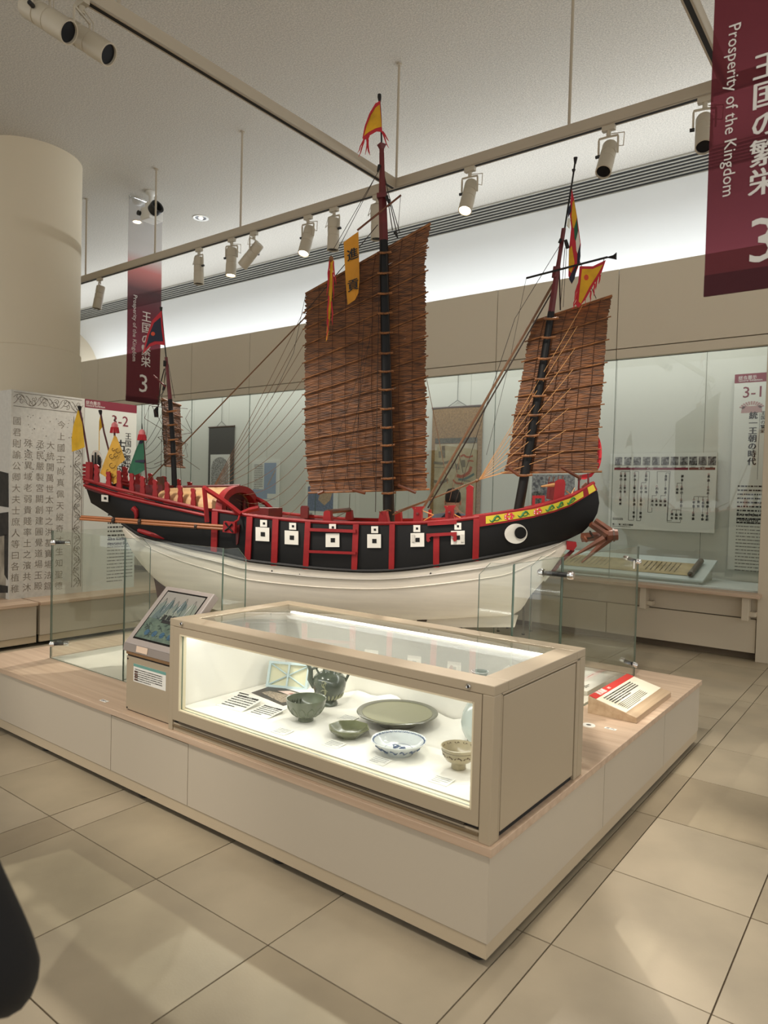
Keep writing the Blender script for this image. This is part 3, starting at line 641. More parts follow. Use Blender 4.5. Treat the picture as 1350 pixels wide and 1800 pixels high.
for body, a_, b_ in cols:
    P, Q = lp(*a_), lp(*b_); n = len(body)
    for i, ch in enumerate(body):
        p = P+(Q-P)*(i/(n-1)); text(ch, .082, ENG, t, (0, p.y-YA, p.z-.41), Yd, name='engraved_character', res=2)
LINE = mat('engraved_line', (128, 120, 108), .8)
def scroll_border(u0, v0, length, width, along, n):
    mbb = MB()
    def P(s, q): return V((.0012, u0+(s if along == 'y' else q), v0+(q if along == 'y' else s)))
    st = length/n
    for i in range(n):
        sgn = 1 if i % 2 == 0 else -1
        for kk in range(2):
            c_s, c_q = st*(i+.5+.18*kk), width*(.5+sgn*(.16-.3*kk)); r0 = width*(.30-.1*kk)
            pts = [P(c_s+r0*(1-.78*f_)*math.cos(a_*sgn+i), c_q+r0*(1-.78*f_)*math.sin(a_*sgn+i)) for f_, a_ in [(j/14, j/14*7.5) for j in range(15)]]
            mbb.tube(pts, .0024, 3, caps=False)
        pts = [P(st*i+st*1.1*j/8, width*(.5+.38*sgn*math.sin(j/8*math.pi*1.0+.3))) for j in range(9)]; mbb.tube(pts, .0024, 3, caps=False)
        pts = [P(st*i+st*.9*j/8, width*(.5-.3*sgn*math.cos(j/8*math.pi*1.3))) for j in range(9)]; mbb.tube(pts, .003, 3, caps=False)
    for q in (0, width): mbb.tube([P(0, q), P(length, q)], .003, 3, caps=False)
    return mbb
yb0 = lp(129, 800).y-YA
obj('border_scrollwork', scroll_border(.02, H-.02-.13, YJ-YA-.05, .13, 'y', 6), LINE, t)
obj('border_scrollwork', scroll_border(yb0, .06, H-.25, YJ-YA-yb0-.02, 'z', 16), LINE, t)
pit = MB()
for i in range(90):
    y_, z_ = random.uniform(.05, yb0), random.uniform(1.2, H-.2)**1; s_ = random.uniform(.002, .006); pit.lathe([(0, .0008), (s_, .0008)], 6, (0, y_, z_), axis=0)
obj('pitting', pit, LINE, t, stuff=True)
# end wall of the inscription unit with a big photograph
t = thing('photo_wall', 'end panel carrying a large photograph of a dark tiled roof, at left edge', 'wall panel', (XP-1.4, YA, .41))
obj('panel', B((0, 0, 0), (1.34, .05, H)), SIGNG, t)
def lq(px, py): p = atY(px, py, YA); return V((p.x-(XP-1.4), -.002, p.z-.41))
DKP = mat('photo_roof_dark', (46, 42, 36), .6, var=.6, vscale=14, col2=(18, 17, 15)); LTP = mat('photo_wall_pale', (176, 168, 150), .6, var=.3, vscale=5, col2=(120, 112, 98))
flat(t, 'photo_ground', (0, 0, 0), X_, Z_, 1.335, lq(10, 905).z, LTP, .0006)
def tri(name, pts, m, off): obj(name, MB().prism([lq(*p)+V((0, -off, 0)) for p in pts], (0, .0008, 0)), m, t)
tri('photo_roof', [(-60, 815), (0, 828), (15, 832), (15.5, 892), (-60, 880)], DKP, .001); tri('photo_roof', [(-60, 895), (0, 902), (15, 900), (15, 940), (-60, 955)], DKP, .001); tri('photo_post', [(8, 940), (15, 940), (14, 1020), (8, 1010)], DKP, .001); tri('photo_shadow', [(-60, 1020), (14, 1030), (14, 1042), (-60, 1042)], DKP, .001)
# section sign 3-2
t = thing('section_sign', 'tall pale sign board numbered 3-2 next to the inscription', 'sign', (XP, YJ, .41)); W = YE-YJ
obj('panel', B((-.06, .0, .0), (0, W, H)), BOARDW, t)
def g2(px, py): p = atX(130+px/6.75, 690+py/6.75, XP); return V((0, p.y-YJ, p.z-.41))
bz = g2(300, 195).z; flat(t, 'header_band', (0, 0, bz), Yd, Z_, W, H-bz, MAROON, .0008)
text('総合展示', .04, WHITEINK, t, g2(140, 118)+V((.001, 0, 0)), Yd, align='LEFT'); text('General Exhibition', .028, WHITEINK, t, g2(140, 150)+V((.001, 0, 0)), Yd, align='LEFT')
nh = g2(620, 285).z-g2(620, 410).z
text('3-2', nh*1.38, MAROON, t, g2(545, 345), Yd, bold=.001)
vh = .128
text('古琉球の文化', vh*1.05, INK, t, g2(552, 570)+V((0, 0, -vh*3)), Yd, vert=True, sp=.95, bold=.003); text('王国の繁栄', .078, INK, t, g2(640, 700), Yd, vert=True, sp=1.0, bold=.001)
def g3(px, py): p = atX(80+px/6.136, 900+py/6.136, XP); return V((0, p.y-YJ, p.z-.41))
print_lines(t, g3(672, 40), Yd, Z_, .30, 8, .043, .016, INK, 41, gap=.35); text('The Culture of\nAncient Ryukyu', .052, INK, t, g3(668, 320), Yd, align='LEFT', bold=.001)
print_lines(t, g3(664, 385), Yd, Z_, .30, 11, .036, .009, MATS['grey_rule'], 42, gap=.5, word=3)
# ================================================================== PLINTH
PX0, PX1, PY0, PY1 = -4.68, -1.03, 1.95, 4.62; PZ = .396
pl = thing('display_plinth', 'low cream display plinth with maple top carrying the model ship', 'plinth', (0, 0, 0))
obj('top_slab', B((PX0-.01, PY0-.012, .367), (PX1+.012, PY1+.01, PZ)), MAPLE, pl, bevel=.002)
obj('carcass', B((PX0+.03, PY0+.03, .09), (PX1-.03, PY1-.03, .367)), DARK, pl)
j1 = atY(195, 1310, PY0).x; j2 = atY(330, 1360, PY0).x
for (a_, b_) in ((PX0, j1), (j1, j2), (j2, PX1)):
    obj('front_panel', B((a_+.002, PY0, .083), (b_-.002, PY0+.03, .366 if a_ != j1 else .358)), PANEL, pl)
k1 = atX(1061, 1400, PX1).y; k2 = (k1+PY1)/2+.08
for (a_, b_) in ((PY0, k1), (k1, k2), (k2, PY1)):
    obj('side_panel', B((PX1-.03, a_+.002 if a_ != PY0 else a_+.0005, .083), (PX1+.0005, b_-.002, .366 if a_ != k1 else .358)), PANEL, pl)
obj('back_panel', B((PX0, PY1-.03, .083), (PX1-.03, PY1, .366)), PANEL, pl); obj('left_panel', B((PX0-.0005, PY0+.03, .083), (PX0+.03, PY1-.03, .366)), PANEL, pl)
obj('base_strip', MB().box((PX0+.004, PY0+.004, .03), (PX1-.004, PY0+.03, .079)).box((PX1-.03, PY0+.03, .03), (PX1-.004, PY1, .079)).box((PX0+.004, PY1-.03, .03), (PX1-.03, PY1, .079)).box((PX0+.004, PY0+.03, .03), (PX0+.03, PY1-.03, .079)), BASE, pl)
foot = None
for (x, y) in ((PX1-.06, PY0+.06), (PX1-.06, 2.75), (PX1-.06, 3.7), (PX1-.06, 4.5), (-2.0, PY0+.06), (-2.93, PY0+.06), (-3.86, PY0+.06), (-4.6, PY0+.06), (-4.6, 4.5)):
    if foot is None: foot = obj('foot', MB().lathe([(0, 0), (.034, 0), (.04, .006), (.04, .016), (.018, .02), (.018, .09)], 20), BLACKP, pl, smooth=True); foot.location = (x, y, 0)
    else: share(foot, pl, (x, y, 0))
# sheet of pale matting inside the glass enclosure
GX0, GX1, GY0, GY1 = -4.35, -1.37, 2.255, 4.44; GZ = 1.208
MAT_ = mat('pale_mat', (226, 222, 210), .55, var=.05, vscale=3)
m_ = obj('deck_mat', B((GX0+.012, GY0+.012, PZ), (-2.705, GY1-.012, PZ+.004)), MAT_); tag(m_, 'pale sheet lining the left part of the ship enclosure floor', 'floor sheet', 'pale sheets lining the ship enclosure')
m_ = obj('deck_mat', B((-2.70, 2.755, PZ), (GX1-.012, GY1-.012, PZ+.004)), MAT_); tag(m_, 'pale sheet lining the right part of the ship enclosure floor', 'floor sheet', 'pale sheets lining the ship enclosure')
# ------------------------------------------------------------------ glass enclosure
ge = thing('glass_enclosure', 'frameless glass barrier of clamped panes around the model ship', 'glass barrier', (0, 0, PZ))
T_ = .008; HZ = GZ-PZ
def gp(a, b): return obj('glass_pane', pane(MB(), a, b), [GLASS, GEDGE], ge)
gp((GX0, GY0, .001), (-3.542, GY0+T_, HZ)); gp((-3.538, GY0, .001), (-2.70, GY0+T_, HZ))
gp((GX1-T_, 2.745, .001), (GX1, 3.265, HZ)); gp((GX1-T_, 3.27, .001), (GX1, GY1, HZ))
gp((GX0, GY0+T_+.002, .005), (GX0+T_, 3.34, HZ)); gp((GX0, 3.345, .005), (GX0+T_, GY1-.012, HZ))
for i in range(3): x0 = GX0+i*.993; gp((x0+.001, GY1-T_, .005), (min(x0+.991, GX1-T_-.001), GY1, HZ))
def fin(p0, dirv, L):
    d_ = V(dirv); n = V((-d_.y, d_.x, 0))*T_; p = V(p0); c_ = .055
    poly = [p+V((0, 0, .006)), p+d_*L+V((0, 0, .006)), p+d_*L+V((0, 0, HZ-c_*1.1)), p+d_*(L-c_)+V((0, 0, HZ-.004)), p+V((0, 0, HZ-.004))]
    mb = MB().prism(poly, n); mb.mi = [0, 0]+[1]*5
    return obj('stiffener_fin', mb, [GLASS, GEDGE], ge)
fin((-3.545, GY0+T_+.001, 0), (0, 1, 0), .165); fin((-2.705, GY0+T_+.001, 0), (0, 1, 0), .15); fin((GX1-T_-.001, 2.75, 0), (-1, 0, 0), .165); fin((GX1-T_-.001, 3.268, 0), (-1, 0, 0), .16)
def clamp(p, q, r=.017):
    """two chrome discs joined by a link"""
    p, q = V(p), V(q); d_ = (q-p); k = obj('clamp', MB().tube([p+d_*.1, q-d_*.1], r*.62, 10), BLACKP, ge, smooth=True)
    for (c_, s_) in ((p, -1), (q, 1)):
        u_ = d_.normalized()*s_
        obj('clamp_disc', MB().tube([c_-u_*.012, c_+u_*.008, c_+u_*.016], [r, r, r*.75], 16), CHROME, k, smooth=True)
for z in (.74, .10):
    z_ = z
    clamp((GX0+.055, GY0-.014, z_), (GX0+.105, GY0+.05, z_)); clamp((GX1+.014, GY1-.05, z_-.02), (GX1-.06, GY1-.06, z_))
zc = onp = atX(985, 1010, GX1).z-PZ
clamp((GX1+.05, 3.24, zc), (GX1-.10, 3.235, zc), .02)
k = flat(ge, 'warning_sticker', atX(1113, 1000, GX1+.0005)-V((0, 0, PZ)), (0, 1, 0), (0, 0, 1), .03, .05, PAPER, .001)
text('手をふれないで', .008, MAROON, ge, atX(1118, 990, GX1+.0015)-V((0, 0, PZ+.006)), (0, 1, 0), (0, 0, 1), vert=True, sp=.85)

# ================================================================== TABLE SHOWCASE
SX0, SX1, SY0, SY1, SZ1 = -2.69, -1.03, 1.95, 2.705, .904
s = thing('table_showcase', 'champagne metal table showcase with lit ceramics behind glass', 'display case', (0, 0, 0))
def bx(name, a, b, m=CHAMP, bev=.0025, par=s): return obj(name, B(a, b), m, par, bevel=bev)
for (x0, x1) in ((SX0, SX0+.03), (SX1-.042, SX1)):
    bx('corner_post', (x0, SY0, PZ), (x1, SY0+.05, SZ1-.032)); bx('corner_post', (x0, SY1-.05, PZ), (x1, SY1, SZ1-.032))
# top frame
bx('top_rail_front', (SX0, SY0, SZ1-.032), (SX1, SY0+.095, SZ1)); bx('top_rail_back', (SX0, SY1-.085, SZ1-.032), (SX1, SY1, SZ1))
bx('top_rail_side', (SX0, SY0+.095, SZ1-.032), (SX0+.09, SY1-.085, SZ1)); bx('top_rail_side', (SX1-.085, SY0+.095, SZ1-.032), (SX1, SY1-.085, SZ1))
obj('top_glass', pane(MB(), (SX0+.085, SY0+.09, SZ1-.012), (SX1-.08, SY1-.08, SZ1-.004)), [GLASS, GEDGE], s)
# front door
dz0, dz1 = .447, .871
dx0, dx1 = SX0+.032, SX1-.043
wx0, wx1, wz0, wz1 = -2.611, -1.103, .497, .838
df = MB()
df.box((dx0, SY0-.002, dz0), (dx1, SY0+.028, wz0)).box((dx0, SY0-.002, wz1), (dx1, SY0+.028, dz1)).box((dx0, SY0-.002, wz0), (wx0, SY0+.028, wz1)).box((wx1, SY0-.002, wz0), (dx1, SY0+.028, wz1))
door = obj('front_door', df, CHAMP, s)
obj('door_glass', pane(MB(), (wx0+.003, SY0+.008, wz0+.003), (wx1-.003, SY0+.014, wz1-.003)), [GLASS, GEDGE], door)
obj('gasket', MB().box((wx0+.001, SY0-.003, wz0-.003), (wx1-.001, SY0+.031, wz0+.0025)).box((wx0-.003, SY0-.003, wz0-.003), (wx0+.0025, SY0+.031, wz1+.003)).box((wx1-.0025, SY0-.003, wz0-.003), (wx1+.003, SY0+.031, wz1+.003)).box((wx0+.001, SY0-.003, wz1-.0025), (wx1-.001, SY0+.031, wz1+.003)), mat('gasket_pale', (226, 214, 184), .4), door)
obj('hinge', MB().tube([(dx0+.05, SY0-.003, dz0-.006), (dx1-.05, SY0-.003, dz0-.006)], .004, 8), mat('dark_hinge', (70, 60, 46), .5, metal=.4), door)
bx('front_plinth_rail', (dx0, SY0+.004, PZ), (dx1, SY0+.03, dz0-.014))
bx('rail_bead', (dx0, SY0-.001, PZ+.018), (dx1, SY0+.006, PZ+.03), mat('bead_dark', (110, 92, 66), .4))
bx('shadow_line', (dx0, SY0+.012, dz0-.014), (dx1, SY0+.03, dz0), DARK, 0)
for (px_, py_) in ((319.8, 1096.4), (824, 1206)):
    p = atY(px_, py_, SY0); k = obj('lock', MB().lathe([(.009, .002), (.0085, -.006), (.006, -.008), (.003, -.006), (0, -.006)], 16, (p.x, SY0, p.z), axis=1), CHROME, s, smooth=True)
    obj('keyhole', B((p.x-.001, SY0-.0095, p.z-.004), (p.x+.001, SY0-.006, p.z+.004)), DARK, k)
# side panels: proud board in a frame with a shadow gap
bx('side_frame', (SX1-.03, SY0+.05, PZ), (SX1-.012, SY1-.05, SZ1-.032), DARK, 0)
bx('side_board', (SX1-.018, SY0+.068, PZ+.022), (SX1-.002, SY1-.09, SZ1-.045)); bx('side_stile', (SX1-.03, SY1-.082, PZ), (SX1, SY1-.05, SZ1-.032)); bx('side_stile', (SX1-.03, SY0+.05, PZ), (SX1, SY0+.060, SZ1-.032)); bx('side_rail', (SX1-.03, SY0+.05, SZ1-.04), (SX1, SY1-.05, SZ1-.032))
bx('left_side', (SX0, SY0+.05, PZ), (SX0+.02, SY1-.05, SZ1-.032)); bx('rear_side', (SX0+.03, SY1-.02, PZ), (SX1-.042, SY1, SZ1-.032))
LINEN = mat('white_linen', (238, 234, 226), .8, bump=.05, bscale=500)
DK = .503
obj('inner_lining', MB().box((SX0+.05, SY1-.06, DK-.03), (SX1-.045, SY1-.04, SZ1-.033)).box((SX0+.03, SY0+.03, DK-.03), (SX0+.05, SY1-.04, SZ1-.033)).box((SX1-.05, SY0+.05, DK-.03), (SX1-.036, SY1-.04, SZ1-.033)), LINEN, s)
# draped cloth with soft folds
rows = []
for j in range(15):
    r_ = []
    for i in range(41):
        x = SX0+.055+(SX1-SX0-.11)*i/40; yy = SY0+.035+(SY1-SY0-.105)*j/14
        up = max(0, (j-11)/3)**2*(.028+.016*math.sin(i*.45)+.012*math.sin(i*1.1)); r_.append((x, yy, DK+up))
    rows.append(r_)
obj('cloth', MB().slab(rows, (0, 0, -.012)), LINEN, s, smooth=True)
obj('cloth_support', B((SX0+.05, SY0+.032, DK-.05), (SX1-.05, SY1-.06, DK-.013)), LINEN, s)
obj('light_strip', B((SX0+.06, SY0+.034, wz1+.006), (SX1-.06, SY0+.05, wz1+.016)), mat('strip_glow', (255, 252, 244), .4, emit=(255, 252, 246), es=4), s)
obj('light_strip', B((SX0+.1, SY1-.083, SZ1-.045), (SX1-.1, SY1-.065, SZ1-.036)), MATS['strip_glow'], s)
strip(((SX0+SX1)/2, SY0+.07, wz1+.02), ((SX0+SX1)/2, SY0+.26, DK), 1.5, .03, 1.7, (1, .99, .975)); strip(((SX0+SX1)/2, SY1-.11, wz1+.02), ((SX0+SX1)/2, SY0+.35, DK), 1.45, .03, .9, (1, .99, .975))

# ---- ceramics
CEL = mat('celadon_dark', (80, 88, 75), .22, var=.3, vscale=14, col2=(54, 62, 54), coat=.4); CELB = mat('celadon_bowl', (110, 117, 97), .25, var=.2, vscale=10, coat=.4); CELP = mat('celadon_plate', (84, 84, 65), .2, var=.2, vscale=8, col2=(70, 70, 52), coat=.5)
CELD = mat('celadon_dish', (108, 112, 82), .2, var=.15, vscale=9, coat=.5); BW = mat('white_porcelain', (208, 213, 214), .18, var=.05, vscale=8, coat=.5); BLUE = mat('cobalt_painting', (70, 92, 128), .3); IRON = mat('iron_painting', (86, 66, 44), .4); STONEW = mat('cream_stoneware', (178, 165, 134), .3, var=.12, vscale=12, coat=.3); PALEB = mat('pale_celadon_vase', (196, 205, 200), .15, var=.05, vscale=6, coat=.6); CLAY = mat('unglazed_foot', (120, 108, 84), .7)
# ewer
e = thing('ewer', 'dark green celadon ewer with spout and loop handles', 'ewer', (-2.157, 2.45, DK)); E_ = 1.0
obj('body', MB().lathe([(0, .004), (.036, .0), (.043, .004), (.040, .016), (.034, .022), (.045, .032), (.062, .05), (.075, .078), (.0785, .105), (.074, .13), (.058, .148), (.040, .156), (.033, .160), (.031, .178), (.035, .190), (.034, .193), (.029, .19), (.027, .165), (0, .16)], 40), CEL, e, smooth=60)
pet = MB()
for k in range(22):
    a_ = 2*math.pi*k/22; pet.tube([(.0455*math.cos(a_), .0455*math.sin(a_), .034), (.060*math.cos(a_), .060*math.sin(a_), .046), (.069*math.cos(a_), .069*math.sin(a_), .060)], [.003, .0055, .002], 6)
obj('petal_band', pet, mat('celadon_pale', (150, 150, 120), .3), e, smooth=True)
VD = (V((0, 0, 0))-V((-2.157, 2.45, 0))).normalized(); VR = V((-VD.y, VD.x, 0))*1  # toward viewer / viewer's right
lft = -VR
obj('spout', MB().tube([lft*.066+V((0, 0, .085)), lft*.090+V((0, 0, .12)), lft*.088+V((0, 0, .16)), lft*.098+V((0, 0, .185)), lft*.122+V((0, 0, .205))], [.017, .014, .011, .009, .006], 12), CEL, e, smooth=True)
obj('handle', MB().tube([VR*.074+V((0, 0, .11)), VR*.092+V((0, 0, .15)), VR*.102+V((0, 0, .20)), VR*.07+V((0, 0, .225)), VR*.034+V((0, 0, .185))], .0065, 8), CEL, e, smooth=True)
for sg in (-1, 1): obj('lug', MB().tube([VR*sg*.052+V((0, 0, .15)), VR*sg*.064+V((0, 0, .172)), VR*sg*.05+V((0, 0, .186)), VR*sg*.034+V((0, 0, .18))], .005, 8), CEL, e, smooth=True)
obj('spout_strut', MB().tube([lft*.088+V((0, 0, .165)), lft*.05+V((0, 0, .178))], .006, 8), CEL, e, smooth=True)
rel = MB()
for q in range(7):
    a_ = random.random()*6; cc = VD*.0765+VR*(-.02+.012*math.cos(q*1.7))+V((0, 0, .095+.022*math.sin(q*2.3)))
    rel.tube([cc+VR*.013*math.cos(a_+j*.8)+V((0, 0, .013*math.sin(a_+j*.8)))-VD*.003 for j in range(6)], .0022, 5)
obj('relief', rel, MATS['celadon_pale'], e, smooth=True)
def bowl(name, label, pos, R, h, fr, m, lip=.004, prof=None, foot_m=None):
    t = thing(name, label, 'bowl', pos)
    P = prof or [(fr*.9, 0), (fr, .002), (fr*.95, h*.16), (fr*1.05, h*.19), (R*.60, h*.25), (R*.78, h*.40), (R*.91, h*.60), (R*.975, h*.82), (R, h), (R-lip, h-.001), (R*.94, h*.82), (R*.86, h*.6), (R*.72, h*.42), (R*.5, h*.29), (R*.25, h*.24), (0, h*.235)]
    obj('body', MB().lathe([(0, .002)]+P, 48), m, t, smooth=60); return t
b1 = bowl('celadon_bowl', 'grey-green celadon bowl on a tall foot left in the showcase', (-2.081, 2.215, DK), .087, .098, .034, CELB)
lot = MB()
for k in range(12):
    a0 = 2*math.pi*k/12
    lot.tube([(r_*math.cos(a0+da), r_*math.sin(a0+da), z_) for r_, z_, da in ((.054, .026, -.0), (.069, .040, -.2), (.0795, .059, -.16), (.0835, .072, 0), (.0795, .059, .16), (.069, .040, .2), (.054, .026, 0))], .0012, 4)
obj('lotus_petals', lot, mat('celadon_incised', (100, 110, 84), .3), b1, smooth=True)
inc = MB()
for k in range(5):
    a0 = math.radians(150+k*13); inc.tube([(.072*math.cos(a0+.02*j), .072*math.sin(a0+.02*j), .066+.012*math.sin(j*1.7)) for j in range(5)], .002, 4)
obj('inner_carving', inc, mat('celadon_shade', (60, 68, 50), .4), b1)
# faceted small dish
d1 = thing('celadon_dish', 'small green octagonal celadon dish with turned rim', 'dish', (-1.816, 2.19, DK))
octf = lambda a_: 1/max(abs(math.cos(((a_+math.pi/8) % (math.pi/4))-math.pi/8)), .92)
obj('body', MB().lathe([(0, .003), (.045, 0), (.048, .004), (.062, .016), (.076, .028), (.079, .036), (.077, .037), (.072, .032), (.058, .020), (.042, .012), (0, .011)], 48, sq=octf), CELD, d1, smooth=35)
obj('rim', MB().lathe([(.0765, .034), (.0805, .036), (.0795, .0385), (.0765, .037)], 48, sq=octf, closed=True), mat('celadon_rim', (110, 112, 76), .3), d1)
# large plate
p1_ = thing('celadon_plate', 'large olive celadon plate at the back of the showcase', 'plate', (-1.754, 2.44, DK))
obj('body', MB().lathe([(0, .006), (.075, .002), (.08, 0), (.084, .008), (.12, .026), (.152, .046), (.172, .050), (.176, .054), (.172, .057), (.150, .051), (.12, .034), (.085, .018), (0, .016)], 64), CELP, p1_, smooth=60)
obj('rim_ring', MB().lathe([(.146, .0508), (.149, .0535), (.152, .0522)], 64), mat('celadon_ring', (128, 126, 98), .25), p1_, smooth=True)
cv = MB()
for k in range(9):
    a0 = 2*math.pi*k/9; cv.tube([(r_*math.cos(a0+f_), r_*math.sin(a0+f_), .0172 if r_ < .085 else .0172+(r_-.085)*.48) for r_, f_ in ((.03, 0), (.05, .25), (.07, .05), (.09, .3), (.115, .1), (.13, .3))], .0014, 4)
obj('carved_flowers', cv, mat('celadon_carve', (100, 100, 70), .3), p1_, smooth=True)
# blue and white dish
bw = thing('blue_white_dish', 'white porcelain dish painted in cobalt blue', 'dish', (-1.553, 2.175, DK))
scal = lambda a_: 1+.008*math.cos(a_*20)
obj('body', MB().lathe([(0, .006), (.052, .002), (.056, 0), (.058, .006), (.07, .018), (.092, .036), (.104, .047), (.107, .052), (.104, .0525), (.096, .043), (.078, .026), (.055, .016), (0, .014)], 60, sq=scal), BW, bw, smooth=60)
ri = MB()
for k in range(36):
    a0 = 2*math.pi*k/36; ri.tube([((.099+.004*math.cos(j*2.1))*math.cos(a0+j*.035), (.099+.004*math.cos(j*2.1))*math.sin(a0+j*.035), .0482+.0015*math.cos(j*2.1)) for j in range(5)], .0016, 4)
obj('rim_pattern', ri, BLUE, bw)
fl = MB(); rnd = random.Random(3)
for k in range(16):
    cx_, cy_ = rnd.uniform(-.03, .034), rnd.uniform(-.03, .03); a0 = rnd.random()*6
    fl.tube([(cx_+.009*math.cos(a0+j), cy_+.009*math.sin(a0+j), .0150) for j in range(4)], [.002, .004, .004, .0015], 5, flat=1)
fl.lathe([(.0535, .0165), (.0548, .0172)], 48, closed=True)
obj('flower_painting', fl, BLUE, bw)
ou = MB()
for k in range(14):
    a0 = 2*math.pi*k/14
    ou.tube([((.083+.01*math.sin(j*1.3))*math.cos(a0+j*.07), (.083+.01*math.sin(j*1.3))*math.sin(a0+j*.07), .0265+.0085*math.sin(j*1.3)) for j in range(6)], [.0014, .003, .002, .0036, .0014, .0014], 4)
obj('scroll_painting', ou, BLUE, bw)
# iron painted cup
b2 = bowl('painted_cup', 'cream stoneware cup with brown brush scrolls on high foot', (-1.297, 2.195, DK), .066, .082, .027, STONEW, prof=[(.024, 0), (.027, .002), (.026, .020), (.028, .024), (.046, .032), (.058, .048), (.061, .062), (.063, .072), (.067, .082), (.064, .0825), (.058, .068), (.05, .045), (.03, .034), (0, .033)])
sc_ = MB()
for k in range(11):
    a0 = 2*math.pi*k/11
    sc_.tube([((.0555+.0045*(.5+.5*math.sin(j*1.2)))*1.005*math.cos(a0+j*.09), (.0555+.0045*(.5+.5*math.sin(j*1.2)))*1.005*math.sin(a0+j*.09), .049+.009*(.5+.5*math.sin(j*1.2))) for j in range(7)], [.001, .0036, .002, .0038, .0016, .0032, .001], 4)
sc_.lathe([(.0622, .068), (.0636, .0685), (.0626, .0695)], 40, closed=True); sc_.lathe([(.0425, .031), (.0455, .032), (.045, .0335)], 40, closed=True)
obj('brush_scrolls', sc_, IRON, b2)
ins = MB()
for k in range(12):
    a0 = 2*math.pi*k/12; ins.tube([(.0605*math.cos(a0+j*.07), .0605*math.sin(a0+j*.07), .0725+.003*math.sin(j*1.9)) for j in range(5)], .0018, 4)
obj('inner_scrolls', ins, IRON, b2)
# pear vase
v1 = thing('pear_vase', 'pale blue-white pear-shaped vase half hidden by the showcase frame', 'vase', (-1.372, 2.47, DK))
obj('body', MB().lathe([(0, .004), (.04, 0), (.044, .003), (.043, .014), (.054, .026), (.068, .055), (.0715, .085), (.064, .125), (.046, .165), (.030, .20), (.023, .23), (.022, .255), (.028, .28), (.036, .292), (.032, .292), (.02, .27), (.018, .23), (0, .22)], 40), PALEB, v1, smooth=60)
obj('foot_ring', MB().lathe([(.0438, .0045), (.0452, .009), (.0438, .0135)], 40), CLAY, v1, smooth=True)
# exhibit labels and papers
def card(name, label, px, w, h, rz, lines, tilt=.0, title=None, grp=None, head=False, z=DK+.0012, seed=1):
    t = thing(name, label, 'label card', (px[0], px[1], z), rz, grp); R_ = Matrix.Rotation(tilt, 3, 'X'); yd = tuple(R_ @ V((0, 1, 0))); up = R_ @ V((0, 0, 1))
    a_ = V((-w/2, 0, 0)); q = [a_, a_+V((w, 0, 0)), a_+V((w, 0, 0))+V(yd)*h, a_+V(yd)*h]
    obj('card', MB().hexa([p-up*.0012 if tilt else p for p in q], [p+up*.0006 for p in q]), PAPER, t)
    if tilt: obj('prop', MB().prism([V((-w*.4, h*math.cos(tilt)*.9, -.001)), V((-w*.4, h*math.cos(tilt)*.9, h*math.sin(tilt)*.86)), V((-w*.4, h*math.cos(tilt)*.3, -.001))], (w*.8, 0, 0)), PAPER, t)
    if head: flat(t, 'header_bar', V((-w*.48, 0, 0))+V(yd)*(h*.93)+up*.0008, (1, 0, 0), yd, w*.38, h*.06, INK, .0005)
    if title: text(title, h*.10, INK, t, V((0, 0, 0))+V(yd)*(h*.80)+up*.0006, (1, 0, 0), yd, bold=.0004)
    print_lines(t, V((-w*.42, 0, 0))+V(yd)*(h*(.66 if title else .78))+up*.0006, (1, 0, 0), yd, w*.84, lines, h*(.66 if title else .8)/lines, h*.045, mat('grey_ink', (90, 92, 110), .7) if not title else INK, seed, gap=.3)
    return t
a_ = atZ(437, 1232, DK); b_ = atZ(455, 1245, DK)
card('text_sheet', 'left white caption sheet with black header beside the pale box', atZ(402, 1246, DK), .165, .15, math.radians(3), 5, .18, '首里城跡出土陶磁器', head=True, seed=3)
card('text_sheet', 'right white caption sheet lying beside the aerial photograph', atZ(451, 1259, DK), .13, .125, math.radians(2), 5, .12, '京の内出土の陶磁器', seed=4)
for (px_, lab, sd) in (((578, 1313), 'small label card in front of the green octagonal dish', 5), ((658, 1343), 'small label card in front of the blue and white dish', 6), ((768, 1378), 'small label card in front of the painted cup', 7), ((487, 1290), 'small label card in front of the celadon bowl', 8), ((604, 1266), 'small label card between ewer and large plate', 9)):
    card('label_card', lab, atZ(*px_, DK), .075, .062, math.radians(2), 4, .05, grp='label cards in the table showcase', seed=sd)
# aerial photograph
q = [atZ(*p, DK) for p in ((442, 1218), (498, 1241), (556, 1226), (480, 1205))]
t = thing('aerial_photograph', 'dark aerial photograph of a stone walled castle lying on the cloth', 'photograph', q[0])
obj('print', MB().hexa([p-q[0]+V((0, 0, .0005)) for p in q], [p-q[0]+V((0, 0, .002)) for p in q]), mat('photo_dark_brown', (66, 54, 48), .35, var=.5, vscale=60, col2=(30, 26, 24)), t)
def inq(u_, v_, z): p = (q[0]*(1-u_)*(1-v_)+q[1]*u_*(1-v_)+q[2]*u_*v_+q[3]*(1-u_)*v_)-q[0]; return V((p.x, p.y, z))
obj('stone_area', MB().prism([inq(a_, b_, .0022) for a_, b_ in ((.15, .22), (.85, .1), (.92, .45), (.6, .62), (.2, .5))], (0, 0, .0003)), mat('photo_stone', (190, 172, 152), .4, var=.5, vscale=130, col2=(110, 96, 86)), t)
obj('pale_courtyard', MB().prism([inq(a_, b_, .0022) for a_, b_ in ((.3, .68), (.8, .62), (.85, .88), (.45, .92))], (0, 0, .0003)), mat('photo_pale_pink', (222, 196, 188), .4), t)
obj('red_roof', MB().prism([inq(a_, b_, .0026) for a_, b_ in ((.55, .7), (.7, .69), (.72, .8), (.58, .81))], (0, 0, .0003)), mat('photo_red', (150, 70, 64), .4), t)
